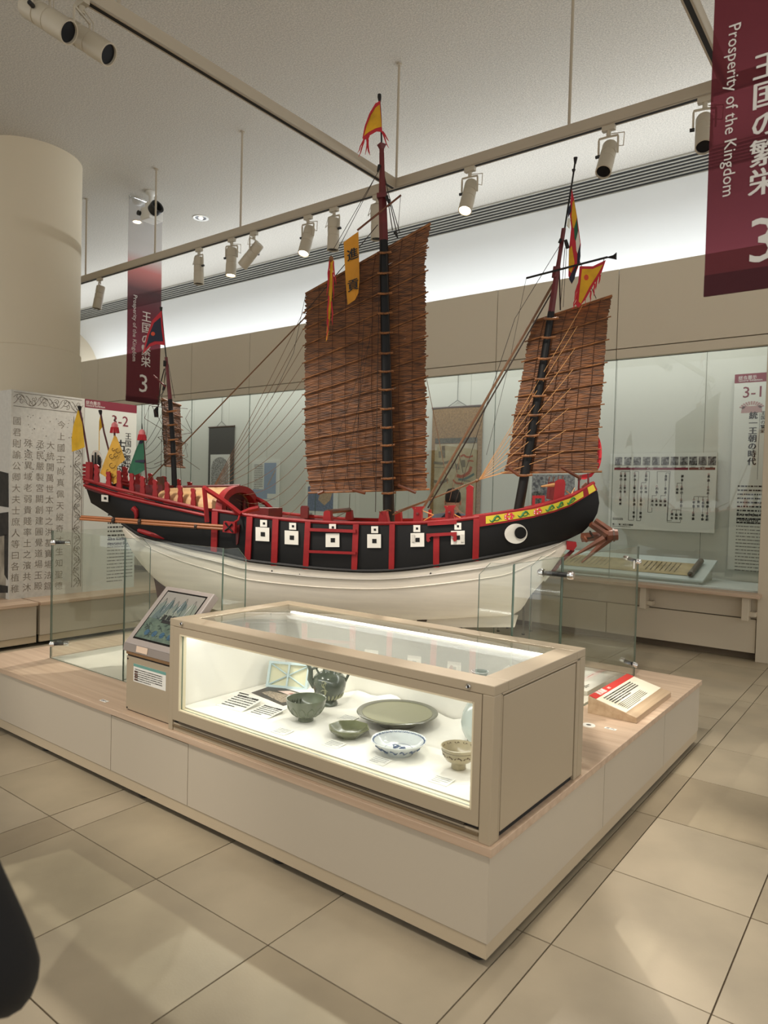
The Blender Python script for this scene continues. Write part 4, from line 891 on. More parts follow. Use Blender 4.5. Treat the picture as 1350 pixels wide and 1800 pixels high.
# pale slotted box
c_ = atZ(452, 1205, DK+.02)
t = thing('humidity_box', 'pale blue slotted plastic box leaning in the showcase corner', 'box', (-2.49, 2.50, DK+.002), math.radians(12)); t.rotation_euler = (math.radians(-20), 0, math.radians(24))
PBL = mat('pale_blue_plastic', (196, 214, 218), .4); CRM = mat('cream_insert', (224, 220, 190), .6)
obj('case', MB().box((-.11, 0, 0), (.11, .03, .012)).box((-.11, 0, .118), (.11, .03, .13)).box((-.11, 0, .012), (-.098, .03, .118)).box((.098, 0, .012), (.11, .03, .118)).box((-.004, 0, .012), (.004, .012, .118)).tube([(-.1, .006, .012), (.1, .006, .118)], .004, 4).tube([(-.1, .006, .118), (.1, .006, .012)], .004, 4), PBL, t)
obj('insert', B((-.098, .014, .012), (.098, .028, .118)), CRM, t)

# ================================================================== TOUCH SCREEN KIOSK
KX0, KX1, KY0 = -3.082, -2.70, 1.984
k = thing('touch_screen_kiosk', 'grey tilted touch screen on a champagne stand left of the showcase', 'kiosk', (KX0, KY0, PZ)); KW = KX1-KX0
obj('stand', B((0, 0, .004), (KW, .22, .27)), CHAMP, k, bevel=.003); obj('base_gap', B((.01, .005, 0), (KW-.01, .21, .005)), DARK, k)
obj('wood_rail', B((.0, -.002, .278), (KW, .22, .308)), wood('rail_wood', (168, 128, 86), (146, 106, 68), 0), k); obj('rail_gap', B((.005, .004, .27), (KW-.005, .21, .279)), DARK, k)
for z in (.012, .255): obj('screw', MB().lathe([(.0045, -.002), (.0045, .0)], 8, (.012, 0, z), axis=1), BLACKP, k)
a0 = V((-.004, -.012, .335)); tl = math.radians(38); up = V((0, math.sin(math.pi/2-tl)*1, 0))
TP = atX(293.7, 1029.6, KX0); yu, zu = TP.y-KY0, TP.z-PZ
YD = V((0, yu-a0.y, zu-a0.z)); HL = YD.length; YD.normalize(); XD = V((1, 0, 0)); ND = XD.cross(YD)
MW = .385
GREYB = mat('grey_bezel', (162, 152, 146), .4)
def sp(u_, v_, n_=0): return a0+XD*u_+YD*v_+ND*n_
obj('monitor', MB().hexa([sp(0, 0, -.05), sp(MW, 0, -.05), sp(MW, HL, -.04), sp(0, HL, -.04)], [sp(0, 0), sp(MW, 0), sp(MW, HL), sp(0, HL)]), GREYB, k, bevel=.006)
obj('monitor_rear', MB().hexa([sp(.04, .05, -.075), sp(MW-.03, .05, -.075), sp(MW-.03, HL-.04, -.06), sp(.04, HL-.04, -.06)], [sp(.03, .03, -.045), sp(MW-.02, .03, -.045), sp(MW-.02, HL-.02, -.036), sp(.03, HL-.02, -.036)]), mat('dark_grey_plastic', (92, 86, 80), .5), k)
obj('chin', MB().hexa([sp(0, -.022, -.05), sp(MW, -.022, -.05), sp(MW, 0, -.05), sp(0, 0, -.05)], [sp(0, -.03, -.02), sp(MW, -.03, -.02), sp(MW, 0, 0), sp(0, 0, 0)]), mat('chin_grey', (140, 130, 122), .45), k)
obj('bezel_recess', MB().hexa([sp(.038, .032, -.002), sp(MW-.03, .032, -.002), sp(MW-.03, HL-.025, -.002), sp(.038, HL-.025, -.002)], [sp(.038, .032, .0006), sp(MW-.03, .032, .0006), sp(MW-.03, HL-.025, .0006), sp(.038, HL-.025, .0006)]), mat('screen_black', (14, 14, 16), .15), k)
SKYP = mat('screen_sky', (132, 128, 120), .2, emit=(132, 128, 120), es=.25); LANDP = mat('screen_land', (92, 106, 92), .2, emit=(92, 106, 92), es=.25, var=.35, vscale=40, col2=(66, 78, 72)); MTN = [mat('screen_mountain_%d' % i, c_, .2, emit=c_, es=.25) for i, c_ in enumerate(((108, 116, 108), (86, 98, 96), (118, 124, 112)))]; SEA = mat('screen_water', (58, 84, 102), .2, emit=(58, 84, 102), es=.3); DKL = mat('screen_line', (34, 40, 44), .3)
sw0, sw1, sh0, sh1 = .046, MW-.038, .042, HL-.034
def sq(u_, v_, n_=.0012): return sp(sw0+(sw1-sw0)*u_, sh0+(sh1-sh0)*v_, n_)
scr = obj('screen', MB().hexa([sq(0, 0, .0006), sq(1, 0, .0006), sq(1, 1, .0006), sq(0, 1, .0006)], [sq(0, 0), sq(1, 0), sq(1, 1), sq(0, 1)]), SKYP, k)
obj('picture_land', MB().prism([sq(*p, .0013) for p in ((0, 0), (1, 0), (1, .62), (.7, .58), (.4, .66), (0, .6))], ND*.0002), LANDP, scr)
for i, (c_, hh, ww, m_) in enumerate(((.12, .86, .16, 0), (.3, .9, .15, 1), (.46, .84, .13, 0), (.62, .92, .16, 1), (.86, .9, .2, 2), (.2, .78, .13, 1), (.4, .74, .12, 2), (.72, .76, .14, 0), (.55, .7, .12, 2))):
    ridge = [(min(1, max(0, c_+ww*1.05*q)), .44+(hh-.50)*math.cos(q*math.pi/2)**.7+.02*math.sin(9*q+i)) for q in [1-j/7 for j in range(15)]]
    obj('picture_mountain', MB().prism([sq(max(0, c_-ww*1.05), .42, .0016+i*.00012), sq(min(1, c_+ww*1.05), .42, .0016+i*.00012)]+[sq(a_, b_, .0016+i*.00012) for a_, b_ in ridge], ND*.0001), MTN[m_], scr)
ol = MB(); rnd = random.Random(9)
for i in range(26):
    u0, v0 = rnd.uniform(.05, .9), rnd.uniform(.06, .5); ol.tube([sq(min(.98, max(.02, u0+.03*j)), min(.97, max(.03, v0+.025*math.sin(j*1.3+i))), .003) for j in range(5)], .0009, 3)
for c_, hh in ((.12, .86), (.3, .9), (.46, .84), (.62, .92), (.86, .9)): ol.tube([sq(max(.01, c_-.07), .55, .0035), sq(c_-.03, hh-.08, .0035), sq(c_, hh, .0035), sq(c_+.04, hh-.1, .0035), sq(min(.99, c_+.07), .55, .0035)], .0009, 3)
obj('picture_lines', ol, DKL, scr)
for i in range(4):
    c_ = sq(.22+.2*i, .13, .003); b_ = MB(); b_.add([c_+XD*.017*math.cos(a_)+YD*.017*math.sin(a_) for a_ in [2*math.pi*j/20 for j in range(20)]], [tuple(range(20))]); obj('picture_button', b_, SEA, scr)
text('進貢貿易', .036, INK, k, sq(.56, .46, .004), tuple(XD), tuple(YD), bold=.001); flat(k, 'subtitle_bar', sq(.38, .36, .0032), XD, YD, .17, .016, INK, .0003)
obj('chin_sticker', MB().hexa([sp(.11, -.026, -.0165), sp(.20, -.026, -.0165), sp(.20, -.002, .0), sp(.11, -.002, .0)], [sp(.11, -.026, -.0145), sp(.20, -.026, -.0145), sp(.20, -.002, .002), sp(.11, -.002, .002)]), mat('sticker_cream', (226, 200, 176), .5), k)
t_ = flat(k, 'instruction_sticker', (.062, 0, .152), X_, Z_, .26, .088, PAPER, .0008); flat(k, 'sticker_header', (.062, -.0008, .226), X_, Z_, .26, .014, mat('teal_print', (110, 160, 150), .6), .0004)
print_lines(k, (.075, -.001, .212), X_, Z_, .22, 6, .0105, .004, INK, 61, gap=.6)
pl_ = MB()
for i in range(4): pl_.box((.07, -.0014, .158+.013*i), (.098, -.0009, .167+.013*i))
obj('sticker_pictogram', pl_, mat('brown_ink', (120, 92, 80), .7), k)
# small stickers on the plinth top
for (px_, lab) in (((183, 1232), 'small no-touching sticker on the plinth at the left of the kiosk'), ((1073, 1281), 'small no-touching sticker on the plinth beside the caption wedge')):
    p = atZ(*px_, PZ+.001); t = thing('no_touch_sticker', lab, 'sticker', p, 0, 'no-touching stickers on the plinth')
    obj('film', B((-.028, -.012, -.0005), (.028, .012, .0006)), PAPER, t); g_ = MB()
    g_.lathe([(.006, .001), (.008, .001)], 16, (-.012, 0, 0), closed=True); g_.tube([(-.017, -.005, .0012), (-.007, .005, .0012)], .0008, 4); g_.tube([(.0, -.004, .0012), (.01, .004, .0012), (.02, -.003, .0012)], .0012, 4); obj('symbol', g_, mat('sticker_blue', (60, 56, 84), .6), t)
p = atZ(1034.7, 1275, PZ)
t = thing('cable_grommet', 'white round cable grommet in the plinth top beside the showcase', 'grommet', p)
obj('ring', MB().lathe([(.012, .0005), (.014, .004), (.03, .0035), (.032, .0)], 28), PAPER, t, smooth=True); obj('hole', MB().lathe([(0, .0015), (.0125, .0015)], 20), DARK, t)
# caption wedge
A, Bp, Cp = V((-1.311, 3.5, PZ)), V((-1.065, 3.507, PZ)), V((-1.063, 4.108, PZ))
t = thing('caption_wedge', 'wooden wedge with cream caption plate and red stripe on the plinth corner', 'caption stand', (-1.311, 3.5, PZ))
wl, ww, h0, h1 = .248, .605, .088, .028
obj('block', MB().hexa([(0, 0, 0), (wl, 0, 0), (wl, ww, 0), (0, ww, 0)], [(0, 0, h0), (wl, 0, h1), (wl, ww, h1), (0, ww, h0)]), wood('wedge_wood', (196, 172, 142), (178, 152, 122), 1), t, bevel=.0015)
DN = V((wl, 0, h1-h0)).normalized(); YV = V((0, 1, 0)); org = V((.002, .004, h0))
CREAM = mat('caption_cream', (236, 230, 208), .5)
L_ = .255*.78
def wf(name, u0, u1, v0, v1, m, off): 
    o_ = V((0, 0, h0))+DN*u1+YV*v0; flat(t, name, o_, (0, 1, 0), tuple(-DN), v1-v0, u1-u0, m, off)
wf('caption_plate', .002, L_, .004, ww-.004, CREAM, .0015); wf('red_stripe', .002, .042, .004, ww-.004, mat('red_print', (200, 52, 44), .5), .0022)
NN = V((0, 1, 0)).cross(-DN)
text('進貢船', .036, WHITEINK, t, V((0, 0, h0))+DN*.022+YV*.13+NN*.0018, (0, 1, 0), tuple(-DN), bold=.0012); text('模型', .017, WHITEINK, t, V((0, 0, h0))+DN*.024+YV*.24+NN*.0018, (0, 1, 0), tuple(-DN))
print_lines(t, V((0, 0, h0))+DN*.066+YV*.06+NN*.0012, (0, 1, 0), tuple(-DN), .42, 5, .0145, .008, INK, 71, gap=.3); print_lines(t, V((0, 0, h0))+DN*.14+YV*.06+NN*.0012, (0, 1, 0), tuple(-DN), .36, 6, .0095, .0035, INK, 72, gap=.2)
# flat label inside the enclosure
t = thing('floor_caption', 'flat white caption box inside the glass behind the showcase corner', 'caption', (-1.66, 3.79, PZ+.004))
obj('box', B((0, 0, 0), (.235, .46, .024)), PAPER, t, bevel=.001); text('K1', .03, INK, t, (.17, .10, .0242), (0, 1, 0), (-1, 0, 0)); flat(t, 'red_line', (.12, .3, .024), (0, 1, 0), (-1, 0, 0), .1, .003, MATS['red_print']); print_lines(t, (.19, .06, .0245), (0, 1, 0), (-1, 0, 0), .09, 2, .012, .006, INK, 73)
# ================================================================== MODEL SHIP
TH = math.radians(25); MO = 3.4; OO = np.array([-.752*MO, MO, 0])
_a = np.array([math.cos(TH), math.sin(TH), 0]); _n = np.array([math.sin(TH), -math.cos(TH), 0])
def SP(x, y, v=0.):
    d = ray(x, y); t = ((OO+v*_n-CAM) @ _n)/(d @ _n); P = CAM+t*d-OO; return V((P @ _a, -v, P[2]))
ship = thing('model_ship', 'large model of a black, red and white trading junk with reed sails', 'model ship', V(OO), TH)
RED = mat('ship_red', (150, 30, 33), .5, spec=.3, var=.12, vscale=12); DRED = mat('ship_dark_red', (104, 26, 28), .45, var=.15, vscale=10); BLK = mat('ship_black', (15, 14, 14), .55, spec=.3, var=.2, vscale=8); WHT = mat('ship_white', (228, 220, 206), .38, var=.04, vscale=3, vstretch=(1, 1, 12))
DECK = wood('deck_wood', (212, 172, 124), (190, 148, 100), 0); PALEW = mat('port_white', (226, 222, 212), .5); BRWN = mat('anchor_wood', (112, 62, 38), .45, var=.3, vscale=10, col2=(80, 42, 26)); OARW = wood('oar_wood', (168, 104, 60), (130, 76, 42), 0); ROPE = mat('rope_brown', (104, 72, 46), .8); ROPED = mat('rope_dark', (52, 40, 32), .8); ROPEL = mat('rope_tan', (190, 142, 90), .8)
st = [((148, 848), (160, 884), .20, .10), ((178, 858), (190, 903), .215, .14), ((205, 866), (219, 925), .23, .18), ((240, 875), (250, 944), .245, .22), ((285, 885), (295, 956), .26, .25), ((330, 893), (335, 966), .275, .27), ((391, 900), (391, 977), .285, .285), ((436, 907), (436, 988), .29, .29), ((500, 914), (500, 996), .295, .30), ((567, 919), (567, 1003), .30, .305), ((640, 921), (640, 1007), .30, .305), ((700, 921), (700, 1005), .30, .305), ((760, 919), (760, 998), .295, .295), ((836, 911), (836, 987), .275, .265), ((900, 901), (890, 977), .24, .21), ((960, 887), (935, 967), .18, .14), ((1010, 870), (970, 958), .115, .075)]
NR = 6; rows = []
for (tp, bt, vt, vb) in st:
    r_ = []
    for j in range(NR+1):
        f_ = j/NR; vv = vt+(vb-vt)*f_+.012*math.sin(math.pi*f_); r_.append(SP(tp[0]+(bt[0]-tp[0])*f_, tp[1]+(bt[1]-tp[1])*f_, vv))
    rows.append(r_)
rows.append([SP(x, y, v) for x, y, v in ((1044, 850, .05), (1051, 866, .045), (1053.5, 884, .04), (1050, 902, .035), (1041, 919, .03), (1024, 936, .02), (995, 950, .012))])
mir = lambda p: V((p.x, -p.y, p.z))
# interpolated hull half breadth
def hull_v(u, z):
    vs = []
    j = 3.
    for _ in range(4):
        k = min(int(j), NR-1); q = j-k; us = HU[:, k]*(1-q)+HU[:, k+1]*q
        i = int(np.clip(np.searchsorted(us, u)-1, 0, len(us)-2)); f_ = np.clip((u-us[i])/max(us[i+1]-us[i], 1e-6), 0, 1)
        zz = HZ_[i]*(1-f_)+HZ_[i+1]*f_; vv = HV[i]*(1-f_)+HV[i+1]*f_
        j = float(np.interp(-z, -zz, np.arange(NR+1)))
    return float(np.interp(-z, -zz, vv))
def HS(px, py, off=0.):
    v = .28
    for _ in range(5): P = SP(px, py, v); v = hull_v(P.x, P.z)+off
    return SP(px, py, v)
# smooth the station grid along the ship
def resample(rows, n):
    out = []; m = len(rows)
    for i in range(n+1):
        t = i/n*(m-1); k = min(int(t), m-2); f_ = t-k; r_ = []
        for j in range(len(rows[0])):
            p0, p1, p2, p3 = rows[max(k-1, 0)][j], rows[k][j], rows[k+1][j], rows[min(k+2, m-1)][j]
            r_.append(.5*((2*p1)+(p2-p0)*f_+(2*p0-5*p1+4*p2-p3)*f_*f_+(3*p1-p0-3*p2+p3)*f_**3))
        out.append(r_)
    return out
top = resample(rows, 72)
HU = np.array([[p.x for p in r] for r in top]); HZ_ = np.array([[p.z for p in r] for r in top]); HV = np.array([[-p.y for p in r] for r in top])
mb = MB(); mb.grid(top); mb.grid([[mir(p) for p in r] for r in top], flip=True)
mb.grid([top[0], [mir(p) for p in top[0]]]); mb.grid([top[-1], [mir(p) for p in top[-1]]])
obj('hull_topside', mb, BLK, ship, smooth=50)
keel = [(222, 931), (237, 970), (266, 1007), (293, 1030), (340, 1056), (400, 1072), (480, 1082), (560, 1086), (640, 1087), (700, 1087), (760, 1086), (836, 1082), (905, 1078), (935, 1043), (965, 1008), (997, 963)]
brow = []
for i, kp_ in enumerate(keel):
    W_ = rows[i+2][-1]; K_ = SP(*kp_, 0); vb = -W_.y; r_ = []
    for j in range(11):
        a_ = math.pi/2*j/10; vv = .012+(vb-.012)*math.cos(a_)**.75; r_.append(V((W_.x+(K_.x-W_.x)*(j/10)**1.3, -vv, W_.z+(K_.z-W_.z)*math.sin(a_)**1.05)))
    brow.append(r_)
bot = resample(brow, 60); mb = MB(); mb.grid(bot); mb.grid([[mir(p) for p in r] for r in bot], flip=True)
obj('hull_bottom', mb, WHT, ship, smooth=60)
obj('keel', MB().tube([SP(x, y+2, 0) for x, y in keel[3:13]], .014, 6), WHT, ship)
# deck
gun = [r[0] for r in top]; dk = [[V((p.x, p.y*.97, p.z-.035)), V((p.x, 0, p.z-.028)), V((p.x, -p.y*.97, p.z-.035))] for p in gun]
obj('deck', MB().grid(dk), DECK, ship)
bw_ = MB()
for sg in (1, -1): bw_.grid([[V((p.x, p.y*sg*.985, p.z)), V((p.x, p.y*sg*.955, p.z-.04))] for p in gun], flip=sg < 0)
obj('bulwark_lining', bw_, DRED, ship)
def strip_line(name, pts, r, m, both=True, n=6, parent=None):
    o_ = obj(name, MB().tube(pts, r, n), m, parent or ship, smooth=True)
    if both: obj(name, MB().tube([mir(p) for p in pts], r, n), m, parent or ship, smooth=True)
    return o_
strip_line('gunwale', [V((p.x, p.y*1.0, p.z+.004)) for p in gun], .011, RED)
strip_line('wale', [V((r[-1].x, r[-1].y*1.02-.002, r[-1].z+.012)) for r in top[8:]], .011, BLK)
strip_line('moulding', [V((r[1].x, r[1].y*1.01-.004, r[1].z+.008)) for r in bot[1:]], .006, mat('moulding_grey', (176, 170, 160), .35))
strip_line('moulding', [V((r[2].x, r[2].y*1.005-.002, r[2].z)) for r in bot[1:58]], .003, WHT)
# two red rails along the stern quarters
def hull_poly(name, pts, off, r, m, n=6): return obj(name, MB().tube([HS(x, y, off) for x, y in pts], r, n), m, ship, smooth=True)
hull_poly('stern_rail', [(147, 842), (205, 859), (262, 873), (330, 889), (362, 897)], .012, .011, RED); hull_poly('stern_rail', [(148, 853), (205, 871), (262, 884), (330, 899), (362, 906)], .010, .010, RED)
hull_poly('stern_rail_groove', [(148, 847.5), (205, 865), (262, 879), (330, 894), (362, 902)], .004, .007, BLK)
far_r = MB().tube([mir(HS(x, y, .012)) for x, y in ((147, 842), (205, 859), (262, 873), (330, 889), (362, 897))], .011, 6); obj('stern_rail', far_r, RED, ship)
# patches lying on the hull side
def patch(name, q, off, th, m, parent=None, n=4):
    """q: top-left, top-right, bottom-right, bottom-left pixels"""
    R_ = []
    for j in range(n+1):
        f_ = j/n; l_ = (q[0][0]+(q[3][0]-q[0][0])*f_, q[0][1]+(q[3][1]-q[0][1])*f_); r_ = (q[1][0]+(q[2][0]-q[1][0])*f_, q[1][1]+(q[2][1]-q[1][1])*f_)
        R_.append([HS(*l_, off), HS(*r_, off)])
    return obj(name, MB().slab(R_, (0, -th, 0)), m, parent or ship)
def rect(cx_, cy_, w_, h_, sl=0.): return [(cx_-w_/2, cy_-h_/2-sl*w_/2), (cx_+w_/2, cy_-h_/2+sl*w_/2), (cx_+w_/2, cy_+h_/2+sl*w_/2), (cx_-w_/2, cy_+h_/2-sl*w_/2)]
for (xt, yt, xb, yb, w_) in ((379, 899, 377, 972, 10.5), (440, 908, 436, 987, 10), (485.5, 912, 482.5, 994, 10.5), (542, 917, 538, 1000, 9.5), (626.5, 921, 623, 1005, 10), (690, 921, 688.5, 1004, 9.5), (767.5, 940, 767, 997, 10.5), (838, 911, 836, 986, 11)):
    patch('hull_rib', [(xt-w_/2, yt), (xt+w_/2, yt), (xb+w_/2, yb), (xb-w_/2, yb)], .002, .012, RED, n=6)
for (y0, y1) in ((929, 934), (968, 972)): patch('hull_crossbar', [(543, y0-1), (626, y0+2), (626, y1+2.5), (543, y1-.5)], .012, .012, RED)
patch('bracket_plate', [(752, 917), (803, 914), (803, 921), (752, 924)], .004, .012, RED)
br = [HS(x, y, .012) for x, y in ((750, 938), (803, 935), (803, 950), (799, 952), (796, 947), (798, 944), (794, 941), (758, 943), (755, 946), (757, 950), (753, 953), (750, 950))]
obj('scroll_bracket', MB().prism(br, (0, -.014, 0)), RED, ship)
# port plates
def port(cx_, cy_, s_, hole, sl=0., off=.004):
    k_ = patch('port_plate', rect(cx_, cy_, s_, s_*1.0, sl), off, .007, PALEW, n=2); patch('port_hole', rect(cx_, cy_, s_*hole, s_*hole, sl), off+.0075, .0015, BLK, k_, n=2); return k_
for (cx_, cy_) in ((462, 939), (513, 945), (585, 949.5), (658, 951), (734, 949), (805, 945)): port(cx_, cy_, 24, .31, .06 if cx_ < 550 else (-.02 if cx_ > 700 else 0))
for (cx_, cy_) in ((464, 920), (515, 925), (585, 927), (659, 931), (733, 929), (805, 925)): port(cx_, cy_, 12, .32, .05 if cx_ < 550 else 0)
port(185, 876, 11.5, .38, .1, .006)
for x, y in ((726, 946), (813, 946)): patch('port_latch', rect(x, y, 5, 13), .013, .004, mat('latch_pale', (200, 196, 186), .5), n=1)
for x, y in ((478, 1004), (527, 1010), (571.5, 1014), (612, 1015), (669, 1014.5), (710, 1012), (757, 1008)):
    P0 = SP(x, y, .298); obj('drain_hole', MB().prism([P0+V((-.007, -.004, -.006)), P0+V((.007, -.004, -.006)), P0+V((0, -.004, .007))], (0, .006, 0)), BLK, ship)
# eye
def disc(name, cx_, cy_, rx, ry, off, th, m, parent=None, n=28):
    return obj(name, MB().prism([HS(cx_+rx*math.cos(a_), cy_+ry*math.sin(a_), off) for a_ in [2*math.pi*k_/n for k_ in range(n)]], (0, -th, 0)), m, parent or ship)
ey = disc('eye', 907, 938, 20, 17.5, .004, .012, PALEW); disc('pupil', 915, 936.5, 10.5, 10.5, .014, .006, BLK, ey)
# painted bow band
def band(name, t0, t1, f0, f1, off, th, m, parent=None, n=10):
    up = [(842, 906), (890, 899), (937, 892), (975, 882), (1005, 872), (1044, 849)]; lo = [(842, 926), (890, 918.5), (937, 910), (975, 900), (1002, 890), (1050, 861)]
    def L(A, t): x = t*(len(A)-1); k_ = min(int(x), len(A)-2); q = x-k_; return (A[k_][0]*(1-q)+A[k_+1][0]*q, A[k_][1]*(1-q)+A[k_+1][1]*q)
    R_ = []
    for i in range(n+1):
        t = t0+(t1-t0)*i/n; a_, b_ = L(up, t), L(lo, t); R_.append([HS(a_[0]+(b_[0]-a_[0])*f_, a_[1]+(b_[1]-a_[1])*f_, off) for f_ in (f0, f1)])
    return obj(name, MB().slab(R_, (0, -th, 0)), m, parent or ship)
bb = band('painted_band', 0, 1, 0, 1, .006, .006, RED, n=40); YEL = mat('band_yellow', (206, 186, 48), .5); GRN = mat('band_green', (36, 110, 52), .5)
band('band_field', .05, .90, .17, .83, .0125, .0012, YEL, bb, 40); band('band_stripe', .94, .99, .1, .95, .0125, .0012, YEL, bb, 6)
def bl(t, f_): 
    up = [(842, 906), (890, 899), (937, 892), (975, 882), (1005, 872), (1044, 849)]; lo = [(842, 926), (890, 918.5), (937, 910), (975, 900), (1002, 890), (1050, 861)]
    x = t*5; k_ = min(int(x), 4); q = x-k_; g_ = lambda A: (A[k_][0]*(1-q)+A[k_+1][0]*q, A[k_][1]*(1-q)+A[k_+1][1]*q); a_, b_ = g_(up), g_(lo); return HS(a_[0]+(b_[0]-a_[0])*f_, a_[1]+(b_[1]-a_[1])*f_, .0145)
for (c_, kind) in ((.12, 'g'), (.22, 'r'), (.33, 'g'), (.44, 'r'), (.56, 'g'), (.67, 'g'), (.80, 'g')):
    if kind == 'r':
        fl = MB()
        for k_ in range(7):
            a_ = 2*math.pi*k_/7; q = bl(c_+.028*math.cos(a_), .5+.2*math.sin(a_)); fl.lathe([(0, -.001), (.009, -.001), (.009, .002)], 8, tuple(q), axis=1)
        obj('painted_flower', fl, mat('flower_red', (200, 40, 52), .5), bb); wl_ = MB()
        for k_ in range(6):
            a_ = 2*math.pi*(k_+.5)/6; q = bl(c_+.03*math.cos(a_), .5+.2*math.sin(a_)); wl_.lathe([(0, -.0025), (.0035, -.0025), (.0035, .002)], 6, tuple(q), axis=1)
        obj('flower_petal_light', wl_, PALEW, bb)
    else:
        lf = MB(); lf.tube([bl(c_-.045+.09*j/8, .5+.22*math.sin(j*.9)) for j in range(9)], [.001, .004, .0055, .006, .005, .006, .0055, .003, .001], 6); lf.tube([bl(c_+.01+.022*math.cos(j*.8), .5+.2*math.sin(j*.8)) for j in range(7)], .0028, 5); obj('painted_leaf', lf, GRN, bb)
# red stem below the bow, keel strip, rudder, cradle
obj('stem_head', MB().prism([SP(x, y, .03) for x, y in ((996, 951), (1013, 953), (1014, 960), (1008, 968), (996, 966))], (0, .06, 0)), RED, ship)
obj('stem_post', MB().tube([SP(x, y, 0) for x, y in ((1008, 966), (985, 988), (966, 1008))], .012, 6), DRED, ship); obj('stem_collar', MB().tube([SP(979, 993, 0), SP(972, 1001, 0)], .018, 8), DRED, ship)
obj('stem_step', MB().tube([SP(966, 1008, 0), SP(955, 1020, 0)], .012, 6), PALEW, ship); obj('stem_step', MB().tube([SP(936, 1041, 0), SP(912, 1067, 0)], .013, 6), BLK, ship)
obj('rudder', MB().prism([SP(x, y, .012) for x, y in ((270, 1014), (294, 1031), (330, 1056), (330, 1110), (300, 1128), (284, 1090))], (0, .024, 0)), mat('rudder_brown', (70, 42, 32), .5, var=.2, vscale=10), ship)
obj('cradle_beam', MB().hexa([SP(400, 1090, .05)-V((0, 0, .05)), SP(905, 1086, .05)-V((0, 0, .055)), SP(905, 1086, -.05)-V((0, 0, .055)), SP(400, 1090, -.05)-V((0, 0, .05))], [SP(400, 1086, .05), SP(911, 1081, .05), SP(911, 1081, -.05), SP(400, 1086, -.05)]), WHT, ship)
for px_ in (450, 640, 800):
    P = SP(px_, 1090, 0); obj('cradle_post', MB().box((P.x-.03, -.05, PZ+.004), (P.x+.03, .05, P.z-.04)), mat('cradle_brown', (60, 42, 32), .6), ship)
P = SP(741, 1083, .07); obj('cradle_chock', MB().box((P.x-.025, P.y-.01, P.z-.03), (P.x+.03, P.y+.1, P.z+.025)), MATS['cradle_brown'], ship)
# ---- masts
def mast(name, pts, radii, m, v=0., n=10): return obj(name, MB().tube([SP(x, y, v) for x, y in pts], radii, n), m, ship, smooth=50)
mast('main_mast', [(684, 935), (681, 760), (677, 560), (674.5, 423)], [.036, .033, .028, .026], BLK)
mast('main_topmast', [(674.5, 424), (672.5, 345), (671.5, 300), (671, 268)], [.027, .024, .016, .015], DRED, n=4)
obj('masthead', MB().tube([SP(671, 270), SP(671, 262), SP(671, 254)], [.013, .015, .03], 4), DRED, ship); obj('mast_block', MB().box(tuple(SP(672.5, 350)-V((.03, .03, .0))), tuple(SP(672.5, 342)+V((.03, .03, 0)))), DRED, ship)
mast('main_flagpole', [(671, 256), (669.5, 210), (667.5, 178)], .005, DARK); mast('flagpole_finial', [(667.5, 180), (667, 172), (667, 166)], [.006, .012, .011], DARK)
mast('fore_mast', [(911, 900), (930, 790), (950, 670), (969, 548)], [.030, .027, .024, .02], BLK)
mast('fore_topmast', [(969, 549), (976, 500), (983, 455), (991, 402)], [.021, .019, .013, .014], DRED, n=6); mast('fore_mast_collar', [(975, 488), (979, 470)], [.02, .024], DRED, n=6)
mast('fore_flagpole', [(992, 406), (1000, 355), (1006, 318), (1011, 285)], .005, DARK); mast('flagpole_finial', [(1008, 303), (1008.5, 298)], [.005, .011], DARK, n=8); mast('flagpole_finial', [(1011, 288), (1011.8, 277)], [.006, .012], DARK)
mast('mizzen_mast', [(307, 860), (304, 780), (299, 702)], [.018, .016, .014], BLK); mast('mizzen_topmast', [(299, 703), (295, 660), (292, 628)], [.014, .011, .01], DRED); mast('mizzen_flagpole', [(292, 628), (288, 590), (283.5, 542)], .004, DARK); mast('flagpole_finial', [(283.5, 548), (283, 540)], [.006, .01], DARK)
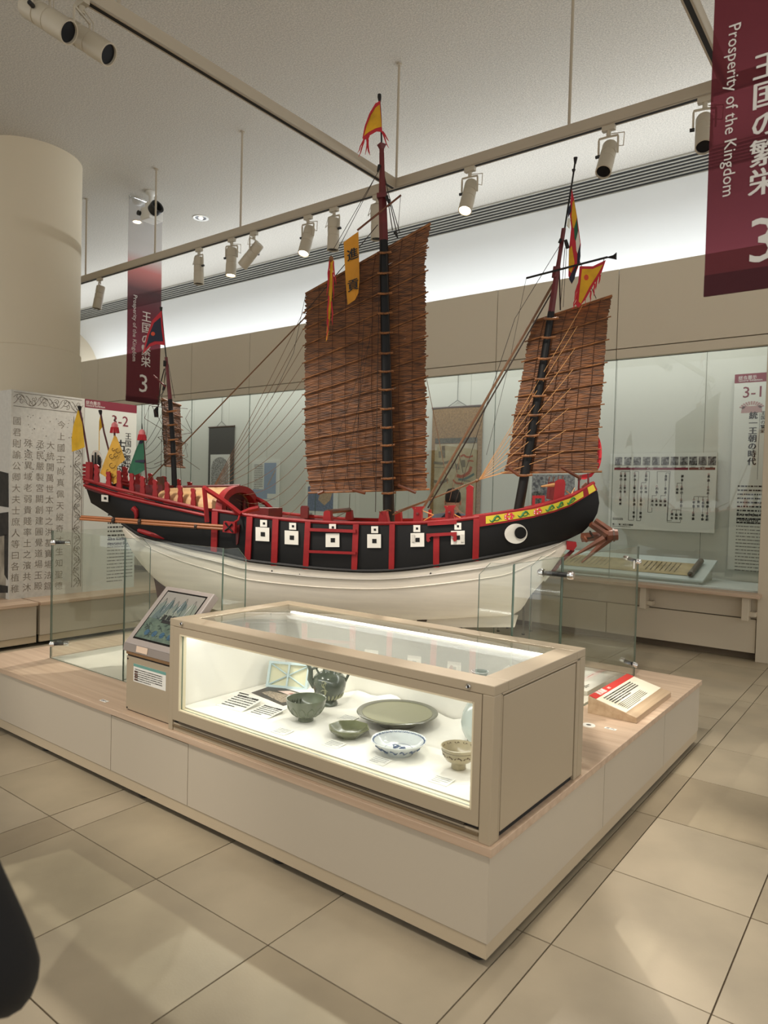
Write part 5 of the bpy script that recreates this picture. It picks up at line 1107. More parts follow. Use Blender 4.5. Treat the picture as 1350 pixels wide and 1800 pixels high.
# ---- sails of split reed
REED = mat('reed_mat', (132, 82, 43), .6, var=.5, vscale=1., vstretch=(14, 14, 160), col2=(64, 37, 19), detail=5); BAMB = mat('bamboo_batten', (150, 98, 54), .5, var=.3, vscale=20, col2=(98, 60, 32)); CORDM = mat('dark_cord', (70, 42, 24), .8)
def sail(name, lv, vpl, nper, ncord, mast_px, ext=5, pt=None, sheet_r=.0055):
    """lv: list of (left px, right px) for yard, battens, boom"""
    pt = pt or (lambda x, y, dv=0.: SP(x, y, vpl+dv))
    s_ = obj(name, MB().tube([pt(*lv[0][0], .004), pt(*lv[0][1], .004)], .008, 6), BAMB, ship)
    rd = MB(); rnd = random.Random(len(lv)); NS = 12
    for i in range(len(lv)-1):
        for k_ in range(nper):
            for ly in range(2):
                f0 = (k_+.5*ly+rnd.uniform(-.12, .12))/nper; pts = []; l0, l1 = lv[i][0], lv[i+1][0]; r0, r1 = lv[i][1], lv[i+1][1]
                e0, e1 = rnd.uniform(-.008, .012), 1+rnd.uniform(-.012, .008)
                for j in range(NS+1):
                    s2 = e0+(e1-e0)*j/NS; f_ = min(max(f0+rnd.uniform(-.022, .022), 0), 1)
                    x = (l0[0]+(l1[0]-l0[0])*f_)*(1-s2)+(r0[0]+(r1[0]-r0[0])*f_)*s2; y = (l0[1]+(l1[1]-l0[1])*f_)*(1-s2)+(r0[1]+(r1[1]-r0[1])*f_)*s2
                    pts.append(pt(x, y, -.002*ly+rnd.uniform(-.0015, .0015)))
                rd.tube(pts, sheet_r, 4, caps=False, flat=.35)
    r_ = obj('reed_matting', rd, REED, s_, stuff=True)
    for i in range(1, len(lv)):
        (lx, ly_), (rx, ry) = lv[i]; dx = ext/(rx-lx); a_, b_ = pt(lx-ext, ly_-(ry-ly_)*dx, .009), pt(rx+ext, ry+(ry-ly_)*dx, .009)
        obj('batten', MB().tube([a_, a_*.5+b_*.5, b_], .0042 if i < len(lv)-1 else .007, 6), BAMB, s_)
    cd_ = MB()
    for c_ in range(1, ncord):
        s2 = c_/ncord; p_ = []
        for i in range(len(lv)):
            x = lv[i][0][0]*(1-s2)+lv[i][1][0]*s2; y = lv[i][0][1]*(1-s2)+lv[i][1][1]*s2; p_.append(pt(x+rnd.uniform(-1.2, 1.2), y, .011))
        cd_.tube(p_, .0018, 4, caps=False)
    obj('vertical_cords', cd_, CORDM, s_, stuff=True)
    # beaded parrels round the mast
    for i in range(len(lv)):
        if mast_px is None: break
        (lx, ly_), (rx, ry) = lv[i]; mx = float(np.interp((ly_+ry)/2, [p[1] for p in mast_px], [p[0] for p in mast_px])); f_ = (mx-lx)/(rx-lx); y = ly_+(ry-ly_)*f_
        pr = MB()
        for k_ in range(9): q = SP(mx-11+2.8*k_, y+6-abs(k_-4)*.2-k_*.15, .045); pr.lathe([(0, -.007), (.0065, -.004), (.0075, 0), (.0065, .004), (0, .007)], 8, tuple(q), axis=0)
        obj('parrel_beads', pr, BAMB, s_, smooth=True)
    return s_
ML = [((537, 517), (757, 393)), ((537, 547.5), (749, 437)), ((537, 577), (748, 477)), ((537, 606), (748, 515)), ((536, 637), (748, 552)), ((536, 665), (748, 592)), ((536, 693), (748, 626.5)), ((536, 718), (748, 662)), ((536, 745), (749, 699)), ((537, 773), (749, 734)), ((538, 801), (749, 767)), ((540, 823), (749, 800)), ((543, 845), (749, 832)), ((547, 866), (750, 860))]
MM = [(674.5, 423), (677, 560), (681, 760), (684, 935)]
ms = sail('main_sail', ML, -.05, 10, 9, MM)
FL = [((938, 565.5), (1076, 520)), ((928, 599), (1068, 558)), ((922, 635), (1065, 598)), ((917, 669), (1062, 638)), ((911, 697), (1060, 673)), ((905, 729), (1057, 711)), ((900, 764), (1053, 751)), ((895, 798), (1050, 790)), ((886, 831), (1052, 829))]
FM = [(969, 548), (950, 670), (930, 790), (911, 900)]
fs = sail('fore_sail', FL, -.045, 12, 7, FM, ext=6)
# mizzen sail: turned almost edge on to the viewer
MZ = SP(302, 760, 0); vw = V((float(ray(302, 760) @ _a), -float(ray(302, 760) @ _n), 0)).normalized(); pe = V((-vw.y, vw.x, 0)); pe = pe if pe.x > 0 else -pe
md = (vw*.955+pe*.30).normalized(); wz = .40
def mzp(x, y, dv=0.): 
    c_ = SP(301+(y-700)*.045, y, 0); return c_+vw*.225+md*((x-.5)*wz)+pe*dv
lvz = [((0, 701), (1, 699)), ((0, 722), (1, 721)), ((0, 746), (1, 746)), ((0, 772), (1, 771)), ((0, 797), (1, 795)), ((0, 819), (1, 818))]
mz = sail('mizzen_sail', [((a_[0], a_[1]), (b_[0], b_[1])) for a_, b_ in lvz], 0, 8, 6, None, ext=.03, pt=mzp)
for (y, sg) in ((722, 1), (746, 1), (772, 1), (797, 1)):
    c_ = SP(301+(y-700)*.045, y+1, .03); obj('parrel_beads', MB().tube([c_+V((-.035, 0, -.003)), c_, c_+V((.035, 0, .004))], .006, 6), BAMB, mz)
# booms / spreaders at the sail feet
for (a_, b_, v_) in (((620, 861), (642, 867), .03), ((700, 853), (731, 866), .03), ((893, 822), (912, 836), .05), ((987, 822), (1019, 840), .04), ((559, 868), (569, 864), .02)): obj('sail_toggle', MB().tube([SP(*a_, v_), SP(*b_, v_)], .010, 6), BRWN, ship)
# ---- yards, banners and flags
def spar(a_, b_, v_, r_, m=BRWN, name='yard'): return obj(name, MB().tube([SP(*a_, v_), SP(*b_, v_)], r_, 6), m, ship)
spar((628, 405), (705, 343), .05, .006); spar((925, 489), (1068, 452), .04, .006, DARK); spar((270, 660), (291, 680), .03, .005, DRED)
tas = MB()
for k_ in range(9): tas.tube([SP(1066, 452.5, .04), SP(1078, 449+k_*.7, .04), SP(1084, 444+k_*1.5, .04)], .002, 4)
obj('yard_tassel', tas, DARK, ship)
YELF = mat('flag_yellow', (214, 160, 22), .7, var=.12, vscale=14); YELB = mat('flag_bright_yellow', (232, 184, 40), .7, var=.1, vscale=14); REDF = mat('flag_red', (178, 32, 44), .7); NAVY = mat('flag_navy', (24, 28, 48), .7); GRNF = mat('flag_green', (22, 84, 58), .7); WHF = mat('flag_white', (210, 206, 192), .7); ORF = mat('flag_orange', (196, 70, 40), .7)
def cloth(name, px, v_, m, parent=None, th=.002, wav=.008, lift=0.):
    P = [SP(x, y, v_+wav*math.sin(x*.21+y*.13)) for x, y in px]; d_ = th+lift*2
    return obj(name, MB().prism([p+V((0, -d_/2, 0)) for p in P], (0, d_, 0)), m, parent or ship)
def streamers(parent, starts, ln, v_, m, spread=4, seed=1):
    rnd = random.Random(seed)
    for (x, y, dx, dy) in starts:
        pts = []
        for j in range(5): f_ = j/4; pts.append(SP(x+dx*f_*ln+rnd.uniform(-1, 1), y+dy*f_*ln+rnd.uniform(-1, 1), v_+.004*j))
        obj('streamer', MB().tube(pts, [.0045, .0045, .004, .003, .001], 4, flat=.35), m, parent)
# main masthead flag
f_ = cloth('masthead_flag', [(668, 177), (672, 232), (662, 231), (650, 238), (640, 247), (637, 243), (641, 222), (649, 200), (659, 183)], .01, REDF, wav=0)
cloth('flag_field', [(667.5, 184), (671, 223), (660, 226), (649, 232), (640, 239), (645, 221), (652, 203), (660, 190)], .01, YELF, f_, lift=.002, wav=0)
streamers(f_, [(641, 243, -.3, 1), (643, 240, .2, 1), (645, 239, .15, .9), (640, 246, -.35, .7), (648, 238, -.2, 1.0), (671, 230, .35, .9), (673, 231, .3, .5), (662, 182, -.42, .7), (652, 195, -.25, .8)], 34, .01, REDF)
# tribute banner with its two characters
f_ = cloth('tribute_banner', [(604, 426), (617, 416), (630, 407), (631, 450), (632, 490), (630, 515), (624, 527), (611, 536), (608, 500), (606, 460)], .06, mat('banner_orange', (208, 140, 28), .7, var=.1, vscale=8))
sg = V((1, 0, .0)); 
text('進', .074, INK, ship, SP(619.5, 449, .0635)+V((0, -.004, 0)), (1, 0, .35), (-.12, 0, 1), bold=.002, name='tribute_lettering'); text('貢', .074, INK, ship, SP(620.5, 503, .0635)+V((0, -.004, 0)), (1, 0, .30), (-.08, 0, 1), bold=.002, name='tribute_lettering')
f_ = cloth('long_pennant', [(580, 458), (586, 457), (585, 500), (580, 560), (576, 595), (573, 600), (577, 540)], .07, YELF); streamers(f_, [(580, 459, -.12, 1), (586, 459, .1, 1), (579, 475, -.12, 1.1), (585, 480, .02, 1.1), (578, 520, -.08, 1.2), (583, 530, .03, 1.0), (577, 560, -.05, .9)], 42, .07, REDF, seed=4)
obj('pennant_bead', MB().lathe([(0, -.02), (.014, -.008), (.014, .008), (0, .02)], 10, tuple(SP(582, 455, .07))), BAMB, f_, smooth=True)
# fore mast striped flag
f_ = cloth('striped_flag', [(1005, 332), (1009, 350), (1015, 385), (1021, 430), (1019, 462), (1005, 500), (999, 485), (1000, 440), (1004, 400), (1001, 372)], .01, REDF, wav=0)
for (q, m_) in (([(1006.5, 356), (1009, 352), (1014, 383), (1009, 402), (1007, 400), (1004.5, 380)], YELF), ([(1009, 402), (1014, 384), (1016, 405), (1012, 424), (1010, 420)], GRNF), ([(1012, 424), (1016.5, 406), (1019.5, 428), (1015, 446), (1013, 440)], WHF), ([(1015, 446), (1020, 430), (1020.5, 450), (1019, 462), (1014, 470)], NAVY), ([(1000, 440), (1005, 432), (1010, 462), (1004, 480), (999.5, 474)], YELF), ([(1004, 481), (1016, 462), (1010, 490), (1005, 499), (1000, 490)], NAVY), ([(999, 366), (1003, 358), (1004, 372), (998, 383)], NAVY), ([(998, 384), (1003, 384), (1001, 402), (996, 396)], WHF)): cloth('flag_stripe', q, .01, m_, f_, lift=.002, wav=0)
f_ = cloth('sun_flag', [(1019, 468), (1042, 468), (1065, 457), (1058, 478), (1045, 498), (1030, 525), (1017, 541), (1012, 536), (1016, 500)], .04, REDF, wav=0); cloth('flag_field', [(1023, 473), (1042, 473), (1060, 465), (1050, 483), (1036, 505), (1021, 534), (1017, 530), (1020, 500)], .04, YELF, f_, lift=.002, wav=0); cloth('flag_disc', [(1030.5+4*math.cos(a_), 488+5*math.sin(a_)) for a_ in [2*math.pi*k_/14 for k_ in range(14)]], .04, ORF, f_, lift=.0035, wav=0)
streamers(f_, [(1016, 500, -.25, 1), (1015, 515, -.3, .9), (1014, 528, -.3, .6), (1018, 490, -.2, 1), (1045, 498, -.05, .9), (1050, 488, -.1, .8), (1038, 512, .0, .7), (1030, 525, -.1, .5), (1055, 482, -.1, .7)], 26, .04, REDF, seed=6)
# mizzen flag
f_ = cloth('mizzen_flag', [(284, 546), (286, 570), (290, 607), (275, 605), (264, 609), (251, 622), (258, 590), (268, 563)], .01, REDF, wav=0); cloth('flag_field', [(282.5, 558), (284, 580), (287, 600), (272, 600), (263, 604), (256, 613), (262, 590), (271, 568)], .01, NAVY, f_, lift=.002, wav=0); cloth('flag_disc', [(269.5+3.6*math.cos(a_), 587+3.6*math.sin(a_)) for a_ in [2*math.pi*k_/14 for k_ in range(14)]], .01, ORF, f_, lift=.0035, wav=0)
# stern flags
def sternflag(pole, poly, v_, m, label=None):
    k_ = obj('stern_flag', MB().tube([SP(*p, v_) for p in pole], .006, 8), mat('pole_maroon', (84, 24, 26), .5), ship, smooth=True); obj('pole_finial', MB().tube([SP(pole[0][0]+(.6), pole[0][1]+5, v_), SP(*pole[0], v_), SP(pole[0][0]-.4, pole[0][1]-3, v_)], [.007, .012, .012], 8), DARK, k_)
    cloth('flag_cloth', poly, v_, m, k_, wav=.012); return k_
sternflag([(140, 717), (148, 760), (158, 822)], [(137, 721), (141, 722), (145, 748), (149, 786), (136, 791), (126.5, 794), (126, 770), (129, 748)], .12, YELB); sternflag([(176.5, 724), (183, 760), (193, 798)], [(176.5, 730), (183, 748), (178, 753), (175, 758), (174.8, 792), (173.6, 792), (174, 760), (174.5, 740)], -.12, YELB)
def finial(x, y, v_, par):
    c_ = SP(x, y, v_); obj('canopy_finial', MB().lathe([(0, .05), (.015, .04), (.020, .028), (.020, .013), (.021, .011)], 14, tuple(c_)), mat('finial_pink', (196, 110, 112), .7), par, smooth=True); fr = MB()
    for k_ in range(16): a_ = 2*math.pi*k_/16; q = c_+V((.020*math.cos(a_), .020*math.sin(a_), .014)); fr.tube([q, q+V((.006*math.cos(a_), .006*math.sin(a_), -.036))], .0045, 4)
    obj('finial_fringe', fr, REDF, par); obj('finial_spike', MB().tube([c_+V((0, 0, .05)), c_+V((0, 0, .085))], [.004, .001], 6), DARK, par)
k_ = obj('embroidered_flag', MB().tube([SP(201, 752, .2), SP(205, 858, .2)], .006, 8), MATS['pole_maroon'], ship); finial(201.5, 755, .2, k_)
OCH = mat('flag_ochre', (206, 158, 56), .7, var=.15, vscale=10); c1 = cloth('flag_cloth', [(201, 765), (205, 768), (214, 790), (220, 808), (206, 820), (205, 849), (200, 851), (193, 843), (176, 832), (183, 812), (190, 795)], .21, OCH, k_, wav=.006); emb = MB()
for (cx_, cy_, r_) in ((196, 802, 5), (203, 800, 4), (207, 792, 5), (197, 818, 6), (190, 828, 4), (199, 790, 3), (199, 836, 4)): emb.tube([SP(cx_+r_*math.cos(j*.8)*(1-j*.06), cy_+r_*math.sin(j*.8)*(1-j*.06), .219) for j in range(7)], .0022, 4)
obj('dragon_embroidery', emb, mat('embroidery_brown', (92, 66, 28), .7), c1)
k_ = obj('green_flag', MB().tube([SP(251, 762, .18), SP(258, 850, .18)], .006, 8), MATS['pole_maroon'], ship); finial(249.5, 768, .18, k_); c1 = cloth('flag_cloth', [(246, 774), (252, 774), (254, 800), (254.5, 826), (243, 833), (234, 836), (225, 830), (231, 812), (239, 790)], .185, GRNF, k_, wav=.005); cloth('flag_band', [(245.5, 775), (252, 775), (252.4, 780), (243.5, 780)], .185, NAVY, c1, lift=.0018, wav=.005); cloth('flag_band', [(236, 809), (254.2, 808), (254.3, 813), (234, 813)], .185, NAVY, c1, lift=.0018, wav=.005); cloth('flag_band', [(231, 815), (233, 818), (229, 834), (225, 830)], .185, NAVY, c1, lift=.0018, wav=.005)
# striped round shield and stern clutter
k_ = obj('striped_shield', MB().prism([SP(168+10*math.cos(a_), 812+21*math.sin(a_), -.05) for a_ in [2*math.pi*j/24 for j in range(24)]], (0, .012, 0)), PALEW, ship)
for dx in (-5, 0, 5, 8): obj('shield_stripe', MB().prism([SP(168+dx+x_, 812+y_, -.0435) for x_, y_ in ((-1, -17+abs(dx)), (1, -17+abs(dx)), (1.6, 18-abs(dx)), (-1.6, 18-abs(dx)))], (0, -.004, 0)), BLK, k_)
# red fan shields at the bow
FANR = mat('fan_red', (206, 36, 48), .6)
k_ = obj('fan_shield', MB().prism([SP(1043+15*math.cos(a_), 796+36*math.sin(a_), -.09) for a_ in [2*math.pi*j/28 for j in range(28)]], (0, .008, 0)), FANR, ship); obj('fan_handle', MB().tube([SP(1034, 832, .03), SP(1034, 858, .03)], .006, 6), DRED, k_)
k_ = obj('fan_cloth', MB().prism([SP(x, y, -.06) for x, y in ((1016, 836), (1046, 830), (1040, 838), (1028, 843), (1018, 842))], (0, .006, 0)), FANR, ship); obj('fan_handle', MB().tube([SP(1018, 840, .03), SP(1017, 862, .03)], .006, 6), DRED, k_)
# ---- balusters at the stern
def baluster(x, y0, y1, v_, w_=8.5, lean=0.):
    pr = [(-.42, 0), (-.5, .12), (-.34, .24), (-.5, .42), (-.36, .56), (-.5, .75), (-.5, 1), (.5, 1), (.5, .75), (.36, .56), (.5, .42), (.34, .24), (.42, .1), (.1, 0)]
    obj('baluster', MB().prism([SP(x+a_*w_+lean*(1-b_), y0+(y1-y0)*b_, v_) for a_, b_ in pr], (0, .014, 0)), RED, ship)
for (x, y0, y1) in ((169, 820, 849), (190, 833, 856), (209, 831, 861), (231, 836, 867), (250, 841, 871), (272, 847, 876), (293, 851, 881), (316, 857, 887), (339, 862, 892)): baluster(x, y0-4, y1, .235+.0002*(x-170))
for (x, y0, y1) in ((219, 823, 850), (241, 829, 852), (264, 835, 856), (288, 840, 860), (313, 845, 862), (333, 850, 864)): baluster(x, y0-3, y1, -.22, 9)
for i, y in enumerate((818, 825, 832, 838)): obj('transom_rail', MB().tube([SP(148, y, .2), SP(150+i, y, -.2)], .011, 6), RED, ship)
obj('transom_post', MB().box(tuple(SP(153, 845, .215)-V((.012, .0, .02))), tuple(SP(155, 812, .215)+V((.012, .03, 0)))), RED, ship); obj('transom_post', MB().box(tuple(SP(162, 845, .0)-V((.012, .0, .02))), tuple(SP(162, 815, .0)+V((.012, .03, 0)))), DRED, ship)
obj('stern_bench', MB().box(tuple(SP(260, 866, .16)-V((.10, 0, .0))), tuple(SP(260, 852, .16)+V((.10, .2, 0)))), DRED, ship); obj('stern_hatch', MB().prism([SP(x, y, -.1) for x, y in ((270, 862), (272, 845), (276, 838), (284, 838), (288, 862))], (0, .03, 0)), BRWN, ship)
# ---- arched cabin roof
w_ = .27; u1 = SP(388, 897, w_).x; z0 = SP(388, 897, w_).z; za = SP(418, 856, 0).z; u0 = SP(272, 878, .24).x
def arch(u, k, n=18, ww=w_, dz=0.): return [V((u, ww*math.cos(math.pi*j/n)*-1, z0+dz*0+(za-z0+k)*math.sin(math.pi*j/n)**.8)) for j in range(n+1)]
zs0 = z0+.09
def arch2(u, zb, zt, ww, n=18): return [V((u, -ww*math.cos(math.pi*j/n), zb+(zt-zb)*math.sin(math.pi*j/n)**.8)) for j in range(n+1)]
zt0 = SP(285, 857, 0).z; zb0 = SP(272, 878, .24).z
R_ = [arch2(u0+(u1-u0)*i/6, zb0+(z0-zb0)*i/6, zt0+(za-zt0)*i/6, .215+(w_-.215)*i/6) for i in range(7)]
obj('cabin_roof', MB().slab(R_, (0, 0, -.008)), DECK, ship, smooth=60)
R_ = [arch2(u1-.03, z0, za+.008, w_+.012), arch2(u1+.012, z0, za+.008, w_+.012)]; R2 = [arch2(u1-.03, z0, za-.035, w_-.045), arch2(u1+.012, z0, za-.035, w_-.045)]
mb = MB(); mb.grid(R_); mb.grid(R2, flip=True); mb.grid([R_[1], R2[1]]); mb.grid([R2[0], R_[0]]); obj('cabin_arch', mb, RED, ship, smooth=50)
obj('cabin_doorway', MB().add(arch2(u1-.035, z0-.02, za-.04, w_-.05), [tuple(range(19))]), mat('cabin_dark_red', (60, 18, 18), .7), ship)
obj('cabin_post', MB().box((u1-.03, -.14, z0-.03), (u1-.02, -.11, za-.08)), DRED, ship); obj('cabin_post', MB().box((u1-.03, .11, z0-.03), (u1-.02, .14, za-.08)), DRED, ship)
obj('roof_ridge', MB().tube([V((u0, 0, zt0+.006)), V((u1, 0, za+.01))], .009, 6), DRED, ship); obj('roof_eave', MB().tube([V((u0, .14, zt0-.01)), V((u1, .14, za-.018))], .006, 6), DRED, ship)
def brace(pts, v_, name='cabin_brace'): obj(name, MB().tube([SP(x, y, v_) for x, y in pts], .015, 4), RED, ship)
brace([(357, 857), (372, 866), (390, 878), (410, 893), (423, 904)], .31); brace([(359, 858), (361, 880), (364, 918)], .315); brace([(449, 876), (466, 884), (482, 899)], -.25)
brace([(424, 903), (440, 896), (455, 893)], .2, 'deck_coaming'); obj('deck_hatch', MB().box(tuple(SP(446, 908, .12)-V((.03, 0, .02))), tuple(SP(456, 893, .12)+V((.06, .24, 0)))), DRED, ship)
# red horn shaped fittings on the quarter
obj('quarter_horn', MB().tube([SP(x, y, .25) for x, y in ((234, 893), (239, 898), (240, 906), (238, 913))], [.018, .017, .012, .008], 8), RED, ship, smooth=True); obj('quarter_tongue', MB().tube([SP(x, y, .235) for x, y in ((243, 932), (260, 937), (280, 943), (297, 948), (310, 944), (319, 940))], [.012, .017, .018, .018, .013, .003], 8), RED, ship, smooth=True)
# oars lashed along the quarter
for (a_, b_) in (((143, 908), (394, 925)), ((141, 912), (394, 930))):
    o_ = obj('oar', MB().tube([SP(*a_, .33), SP((a_[0]+b_[0])/2, (a_[1]+b_[1])/2, .335), SP(*b_, .345)], .0085, 8), OARW, ship, smooth=True)
for x, y in ((200, 914.5), (246, 917), (345, 925)): obj('oar_lashing', MB().tube([SP(x-1.5, y, .335), SP(x+2.5, y+.4, .335)], .019, 8), ROPED, ship)
q = [SP(x, y, .36) for x, y in ((393, 916), (413, 918), (412, 938), (391, 935))]; k_ = obj('oar_bracket', MB().prism(q, (0, .03, 0)), RED, ship); xx = MB()
for a_, b_ in (((396, 919), (409, 935)), ((408, 921), (395, 933))): xx.tube([SP(*a_, .363), SP((a_[0]+b_[0])/2, (a_[1]+b_[1])/2+1, .363), SP(*b_, .363)], [.006, .004, .006], 6)
obj('bracket_cross', xx, BLK, k_); obj('bracket_arm', MB().tube([SP(412, 918, .35), SP(419, 914, .33), SP(421, 906, .31)], .006, 6), RED, k_); obj('bracket_tail', MB().prism([SP(x, y, .31) for x, y in ((414, 925), (421, 922), (418, 955), (415, 958))], (0, .012, 0)), DRED, k_)
# ---- deck fittings
def stand(pts, v_, dep, m=RED, name='deck_bitt'): return obj(name, MB().prism([SP(x, y, v_) for x, y in pts], (0, dep, 0)), m, ship)
stand([(567, 919), (569, 900), (571, 898), (580, 898), (582, 919)], .24, .05); stand([(606, 914), (609, 897), (617, 897), (619, 914)], -.22, .05); obj('windlass_bar', MB().tube([SP(575, 900, .22), SP(614, 896, -.22)], .014, 8), BRWN, ship)
stand([(664, 921), (667, 902), (666, 899), (679, 899), (679, 902), (683, 921)], .24, .06); stand([(692, 918), (694, 899), (704, 899), (705, 918)], -.22, .06)
stand([(726, 918), (727, 897), (723, 891), (746, 890), (741, 897), (741, 917)], .25, .05); stand([(782, 916), (783, 895), (780, 889), (801, 888), (797, 895), (797, 915)], .24, .05); stand([(818, 914), (820, 862), (819, 857), (825, 852), (832, 856), (831, 862), (830, 913)], .22, .05)
stand([(752, 912), (753, 896), (757, 896), (758, 912)], -.2, .04); stand([(528, 911), (528, 892), (530, 889), (539, 889), (541, 892), (541, 911)], -.24, .03, DRED)
for x, y in ((734, 903), (790, 901)): obj('bitt_pin', MB().lathe([(0, -.008), (.008, -.006), (.008, .004)], 10, tuple(SP(x, y, .252)), axis=1), DRED, ship)
stand([(935, 893), (936, 871), (958, 871), (957, 889), (952, 889), (952, 876), (941, 876), (940, 892)], .12, .05); stand([(972, 886), (976, 846), (983, 842), (992, 843), (994, 850), (991, 880)], .10, .05); stand([(960, 876), (963, 848), (975, 846), (974, 880)], -.05, .04, DRED)
obj('belaying_beam', MB().tube([SP(951, 855, .06), SP(976, 852, .05)], [.004, .012], 8), ROPEL, ship); obj('bow_board', stand([(1022, 862), (1024, 854), (1030, 848), (1032, 850), (1032, 858)], .0, .1, BRWN, 'bow_block').data.copy(), None, ship) if False else stand([(1022, 862), (1024, 854), (1030, 848), (1032, 850), (1032, 858)], .0, .1, BRWN, 'bow_block')
pin = MB()
for k_ in range(6): x = 1000+k_*4 if k_ > 3 else 964+k_*8; pin.tube([SP(x, 848-k_*.8, .02), SP(x+2, 838-k_*.5, .02)], .003, 5)
obj('belaying_pins', pin, BRWN, ship)
# anchor of timber
AV = .06
def beam(a_, b_, r0, r1, va=AV, vb=AV, name='anchor_arm', n=4): return obj(name, MB().tube([SP(*a_, va), SP(*b_, vb)], [r0, r1], n), BRWN, ship)
beam((1022, 945), (1068, 941), .026, .024, .02, AV, 'anchor_shank'); beam((1046, 914), (1078, 938), .014, .022); beam((1038, 921), (1066, 940), .017, .02, .12, .09); beam((1073, 944), (1022, 989), .024, .004); beam((1062, 946), (1002, 981), .018, .004, .14, .16); obj('anchor_crown', MB().tube([SP(1066, 941, AV), SP(1086, 940, AV)], [.036, .03], 8), BRWN, ship); obj('anchor_band', MB().tube([SP(1077, 940.5, AV), SP(1080, 940.3, AV)], .037, 8), MATS['dark_wood'], ship)
obj('anchor_stock', MB().tube([SP(1027, 944, .12), SP(1031, 951, .16)], .010, 6), BRWN, ship)
obj('anchor_rope', MB().tube([SP(1037, 934, .03), SP(1043, 944, .1), SP(1030, 948, .05)], .006, 5), ROPED, ship)
# ---- rigging
def rope(pts, r_=.0022, m=ROPE, v_=0., sag=0., n=10):
    P = [SP(p[0], p[1], p[2] if len(p) > 2 else v_) for p in pts]
    if len(P) == 2 and sag: P = [P[0].lerp(P[1], j/n)-V((0, 0, sag*4*(j/n)*(1-j/n))) for j in range(n+1)]
    obj('rope', MB().tube(P, r_, 5), m, ship)
ends = [(376, 854)]*8+[(388, 858), (400, 866), (412, 876), (420, 884), (428, 892)]
for i in range(13): L_ = ML[i+1][0] if i < 13 else ML[-1][0]; rope([(L_[0]-5, L_[1]+3, -.04), ends[i]+(0,)], .0016, ROPE, sag=.02+.012*max(0, i-3))
rope([(538, 556, -.05), (222, 884, 0)], .0045, ROPE); rope([(537, 520, -.05), (516, 620, -.03), (478, 700, 0)], .0014, ROPED); rope([(666, 300), (585, 440, .05)], .0018, ROPED); rope([(664, 303), (593, 440, .05)], .0018, ROPED); rope([(664, 395, .05), (534, 552, -.03)], .0025, ROPED)
rope([(676, 310), (684, 345), (703, 410)], .0025, ROPED); rope([(684, 350), (698, 412)], .003, ROPED); rope([(682, 352), (690, 405)], .003, ROPED); rope([(704, 345, .05), (699, 415, 0)], .0014, ROPED); obj('rigging_block', MB().tube([SP(679, 345, .02), SP(686, 362, .02)], [.012, .006], 6), DARK, ship); obj('rigging_block', MB().tube([SP(694, 408, .02), SP(699, 418, .02)], [.010, .005], 6), DARK, ship); obj('rigging_block', MB().tube([SP(667, 290, .02), SP(664, 302, .02)], [.010, .006], 6), DARK, ship)
rope([(668, 425, .03), (664, 640, .02), (660, 900, .03)], .0022, ROPED); rope([(680, 440, .05), (688, 700, .05), (692, 905, .06)], .0016, ROPED); rope([(656, 560, -.02), (604, 860, .02)], .0014, ROPED); rope([(650, 600, -.02), (560, 866, .02)], .0014, ROPED); rope([(640, 560, -.02), (622, 866, .0)], .0014, ROPED); rope([(615, 868, .02), (614, 893, -.1)], .002, ROPED)
rope([(972, 500), (744, 893, .2)], .0075, ROPE); rope([(975, 505), (752, 893, .15)], .0045, ROPED); rope([(986, 428), (905, 560), (862, 690), (800, 885)], .0018, ROPED); rope([(925, 489, .04), (895, 640), (855, 800)], .0012, ROPED); rope([(749, 662, -.02), (787, 850, .1)], .0018, ROPE); rope([(812, 790, -.05), (790, 880, .1)], .0014, ROPE)
for i in range(1, 9): (lx, ly_), (rx, ry) = FL[i-1]; rope([(lx+(rx-lx)*.62, ly_+(ry-ly_)*.62, 0), (842, 843, .05)], .0018, ROPEL, sag=.01)
rope([(842, 843, .05), (690, 905, .1)], .0045, ROPE); rope([(842, 845, .05), (700, 898, .1)], .0035, ROPE); rope([(842, 843, .05), (890, 829, 0)], .0035, ROPEL); obj('rope_knot', MB().lathe([(0, -.012), (.012, 0), (0, .012)], 8, tuple(SP(838, 845, .05))), ROPE, ship)
rope([(1005, 420), (1010, 440), (1048, 525)], .002, ROPED); rope([(993, 435), (985, 540)], .0018, ROPED); rope([(996, 436), (990, 540)], .0014, ROPED); obj('rigging_block', MB().tube([SP(994, 422, .02), SP(998, 436, .02)], [.010, .012], 6), DARK, ship); obj('rigging_block', MB().tube([SP(986, 420, .02), SP(983, 427, .02)], [.008, .008], 6), DARK, ship); rope([(983, 470), (985, 545)], .004, ROPED); rope([(1062, 455, .04), (1060, 462, .04)], .002, ROPED)
rope([(292, 632), (287, 690), (276, 700)], .002, ROPED); rope([(294, 640), (284, 700)], .002, ROPED); rope([(296, 640), (307, 700)], .0016, ROPED); rope([(289, 648), (283, 672), (278, 715)], .004, ROPED); obj('rigging_block', MB().tube([SP(277, 715, .02), SP(274, 722, .02), SP(275, 733, .02)], [.006, .016, .014], 8), BLK, ship); obj('rigging_block', MB().tube([SP(290, 634, .02), SP(289, 644, .02)], [.010, .008], 6), DARK, ship); obj('rigging_block', MB().tube([SP(290, 676, .02), SP(287, 686, .02)], [.010, .008], 6), DARK, ship)
for (y, x2, y2) in ((728, 256, 780), (751, 256, 790), (775, 256, 800), (797, 256, 815), (815, 256, 822)): rope([(284, y, .03), (x2, y2, .1)], .0014, ROPED, sag=.015)
